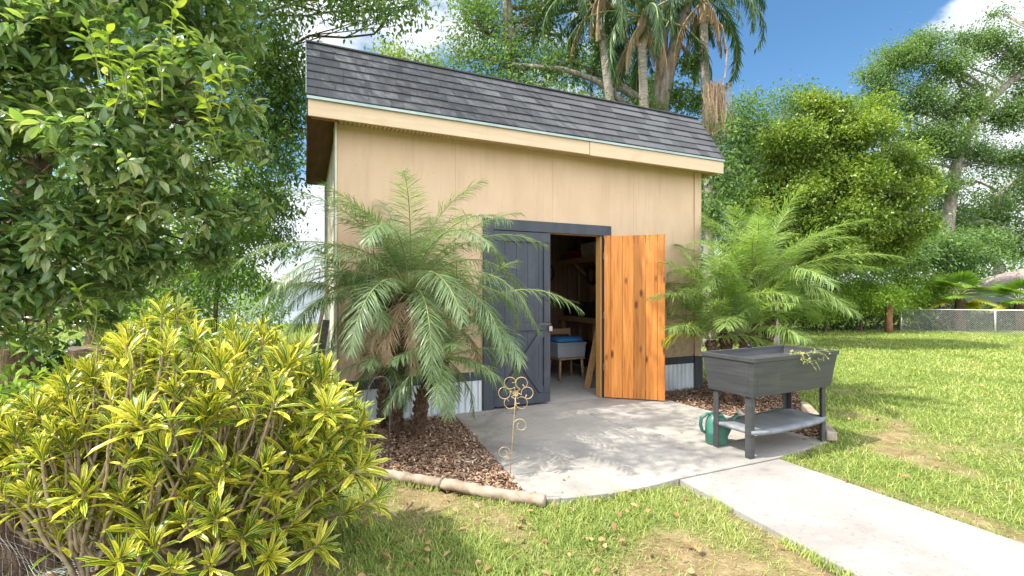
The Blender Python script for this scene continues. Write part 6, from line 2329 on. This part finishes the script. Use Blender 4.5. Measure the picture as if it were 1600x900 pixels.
# shepherd hook
hb = G(607, 727, -0.02)
t_ = thing('shepherd_hook', hb, 'thin dark iron shepherd hook standing in the mulch by the left palm', 'hook')
zz = FPX * 1.37 / (727 - HOR)
a = Acc()
pth = [hb - UPZ * 0.05, W3(609, 650, zz), W3(611, 612, zz), W3(609, 598, zz), W3(603, 590, zz), W3(594, 588, zz), W3(584, 593, zz), W3(576, 606, zz), W3(571, 630, zz), W3(567, 655, zz), W3(562, 662, zz), W3(557, 655, zz)]
a.tube(pth, 0.0048, 8)
a.build('hook_rod', M_iron, t_, smooth_=True)

# thin rusty plant stake near the bed corner
a = Acc()
sb_ = G(794, 760, -0.02)
a.tube([sb_ - UPZ * 0.03, W3(794, 738, 3.3), ], 0.004, 6)
a.build('rusty_peg', M_rust, label='short rusty peg stuck in the mulch at the foot of the flower stake', cat='peg', org=sb_)
# curved white stick on the mulch
a = Acc()
a.tube([G(718, 716, 0.0), G(728, 722, 0.005), G(740, 720, 0.005), G(749, 714, 0.0)], [0.004, 0.006, 0.006, 0.004], 6)
a.build('curved_stick', M_rose, smooth_=True, label='small pale curved stick lying on the left mulch bed', cat='stick', org=G(733, 720, 0))

# poles leaning on the shed's left corner
a = Acc()
p0 = gp(467, 5.25)
p1 = W3(512, 452, 5.0)
a.tube([p0, p1], [0.022, 0.020], 10)
a.build('leaning_pole', M_stem, label='brown wooden pole leaning on the left corner of the shed', cat='pole', smooth_=True, org=p0)
a = Acc()
p0 = gp(486, 5.1)
a.bar(p0 + [0, 0, 0.0], W3(510, 500, 4.95), 0.07, 0.02, up=(0, 1, 0))
a.build('leaning_board', M_iron, bevel=0.002, label='short dark board leaning low against the left corner of the shed', cat='board', org=p0)
t_ = thing('sand_bag', gp(512, 4.75), 'small grey tied bag beside the shed corner behind the croton', 'bag')
a = Acc()
c = gp(514, 4.72)
a.lathe((c[0], c[1], -0.03), [(0, 0), (0.07, 0.0), (0.085, 0.05), (0.08, 0.2), (0.055, 0.36), (0.03, 0.42), (0.035, 0.46), (0, 0.46)], 16)
a.build('bag', M_iron, t_, smooth_=True)

# ------------------------------------------------------------------ fence, post, houses, wires


def fence():
    ZD = 18.0
    A = gp(1408, 19.2)
    Bp = gp(1555, 18.0)
    dv = (Bp - A)
    stepv = dv / np.linalg.norm(dv[:2])
    end = A + stepv * 13.5
    H = 0.88
    t_ = thing('chain_link_fence', (A + end) / 2 * [1, 1, 0] + [0, 0, A[2]], 'silver chain link fence along the right edge of the lawn', 'fence')
    L_ = float(np.linalg.norm((end - A)[:2]))
    k = 0
    s = 0.0
    sp_ = float(np.linalg.norm(dv[:2]))
    while s <= L_ + 0.01:
        q = A + stepv * s
        a = Acc()
        zz_ = float(gz(q[0], q[1]))
        a.tube([(q[0], q[1], zz_ - 0.1), (q[0], q[1], zz_ + H + 0.03)], 0.03, 8)
        a.lathe((q[0], q[1], zz_ + H + 0.03), [(0.032, 0), (0.03, 0.02), (0.0, 0.035)], 8)
        a.build('post', M_wire, t_, smooth_=True)
        s += sp_
    zz_ = A[2]
    a = Acc()
    a.tube([(A[0], A[1], zz_ + H), (end[0], end[1], float(gz(end[0], end[1])) + H)], 0.02, 8)
    a.build('top_rail', M_wire, t_, smooth_=True)
    a = Acc()
    ds = 0.075
    nrmv = np.array([stepv[1], -stepv[0], 0])
    for sgn in (1, -1):
        s = -H
        while s < L_ + H:
            q0, q1 = (s, s + H) if sgn > 0 else (s + H, s)
            pA, pB = A + stepv * q0, A + stepv * q1
            u0, u1 = 0.0, 1.0
            # clip to the fence's length
            qa, qb = q0, q1
            lo_t, hi_t = 0.0, 1.0
            for lim, sg2 in ((0, 1), (L_, -1)):
                if (qa - lim) * sg2 < 0 and (qb - lim) * sg2 < 0:
                    lo_t = 2
                elif (qa - lim) * sg2 < 0:
                    lo_t = max(lo_t, (lim - qa) / (qb - qa))
                elif (qb - lim) * sg2 < 0:
                    hi_t = min(hi_t, (lim - qa) / (qb - qa))
            if lo_t < hi_t:
                off = nrmv * 0.003 * sgn
                P0_ = A + stepv * (qa + (qb - qa) * lo_t) + off
                P1_ = A + stepv * (qa + (qb - qa) * hi_t) + off
                a.tube([(P0_[0], P0_[1], zz_ + H * lo_t), (P1_[0], P1_[1], zz_ + H * hi_t)], 0.0027, 3, cap=False)
            s += ds
    a.build('wire_netting', M_wire, t_)
    # the side running away to the left
    C = gp(1408, 19.2)
    E = gp(1180, 21.5)
    t_ = thing('chain_link_fence', (C + E) / 2, 'darker chain link fence run in the shade left of the brown post', 'fence')
    dvv = (E - C)
    L2 = float(np.linalg.norm(dvv[:2]))
    st = dvv / L2
    for s in np.arange(1.35, L2, 1.6):
        q = C + st * s
        a = Acc()
        a.tube([(q[0], q[1], q[2] - 0.1), (q[0], q[1], zz_ + H + 0.04)], 0.028, 8)
        a.build('post', M_iron, t_, smooth_=True)
    a = Acc()
    a.tube([(C[0], C[1], zz_ + H), (E[0], E[1], zz_ + H)], 0.018, 8)
    a.build('top_rail', M_iron, t_, smooth_=True)
    a = Acc()
    for sgn in (1, -1):
        for s in np.arange(0, L2 - H, 0.09):
            qa, qb = (s, s + H) if sgn > 0 else (s + H, s)
            P0_, P1_ = C + st * qa, C + st * qb
            a.tube([(P0_[0], P0_[1], zz_), (P1_[0], P1_[1], zz_ + H)], 0.0036, 3, cap=False)
    a.build('wire_netting', M_iron, t_)


fence()
q = gp(1389, 18.4)
t_ = thing('wooden_post', q, 'thick reddish brown wooden pole rising into the bushes by the fence', 'pole')
a = Acc()
a.tube([q - UPZ * 0.1, q + UPZ * 0.6, q + UPZ * 0.9, q + UPZ * 1.35], [0.14, 0.12, 0.115, 0.10], 14, wob=0.06)
a.build('pole', surf('red_brown_bark', [(0.3, (0.16, 0.07, 0.035)), (0.7, (0.38, 0.20, 0.11))], 8, 7, 0.95, 0.8, 25, 0.02, stretch=(2, 2, 0.6)), t_, smooth_=True)

# neighbour's house roof, far right
q = gp(1665, 23)
t_ = thing('neighbour_house', q, 'neighbouring house with low brown-grey hipped roof beyond the fence', 'house')
Xa, Ya = RT, FW
a = Acc()
a.obox(q + UPZ * 0.8, Xa, Ya, UPZ, 4.0, 1.6, 0.88)
a.build('wall', M_house, t_)
a = Acc()
e_ = 1.98
rz_ = [q + Xa * sx * 4.4 + Ya * sy * 2.0 + UPZ * (e_ - 0.3) for sx, sy in ((-1, -1), (1, -1), (1, 1), (-1, 1))]
ap_ = [q + Xa * -2.2 + UPZ * (e_ + 0.75), q + Xa * 2.2 + UPZ * (e_ + 0.75)]
a.add(rz_ + ap_, [(0, 1, 5, 4), (2, 3, 4, 5), (3, 2, 1, 0)])
a.add(rz_ + ap_, [(0, 4, 3), (1, 2, 5)])
a.build('roof', M_roof2, t_)
# neighbour's pale building in the gap at the left
q = gp(440, 26)
t_ = thing('neighbour_building', q, 'pale blue-grey low building seen in the gap left of the shed', 'house')
a = Acc()
a.obox(q + UPZ * 0.95, RT, FW, UPZ, 4.2, 2.5, 1.0)
a.build('wall', M_house, t_)
a = Acc()
a.obox(q + UPZ * 2.0, RT, FW, UPZ, 4.5, 2.8, 0.05)
a.build('roof', M_roof2, t_)


def cable(p, q, sag, r, label):
    s = np.linspace(0, 1, 24)[:, None]
    pts = p * (1 - s) + q * s - UPZ * sag * 4 * s * (1 - s)
    a = Acc()
    a.tube(pts, r, 5)
    o = a.build('power_line', M_cable, smooth_=True, label=label, cat='cable', group='overhead cables', org=p)


cable(W3(1090, 175, 19), W3(1700, 275, 17), 0.25, 0.011, 'overhead cable crossing the sky right of the shed, the upper one')
cable(W3(1090, 205, 19), W3(1720, 390, 17), 0.2, 0.010, 'overhead cable crossing in front of the bright tree, the lower one')
cable(W3(300, 40, 11), W3(560, 100, 11.5), 0.10, 0.007, 'thin overhead cable above the gap left of the roof, the upper one')
cable(W3(300, 85, 11), W3(560, 135, 11.5), 0.08, 0.006, 'thin overhead cable above the gap left of the roof, the lower one')
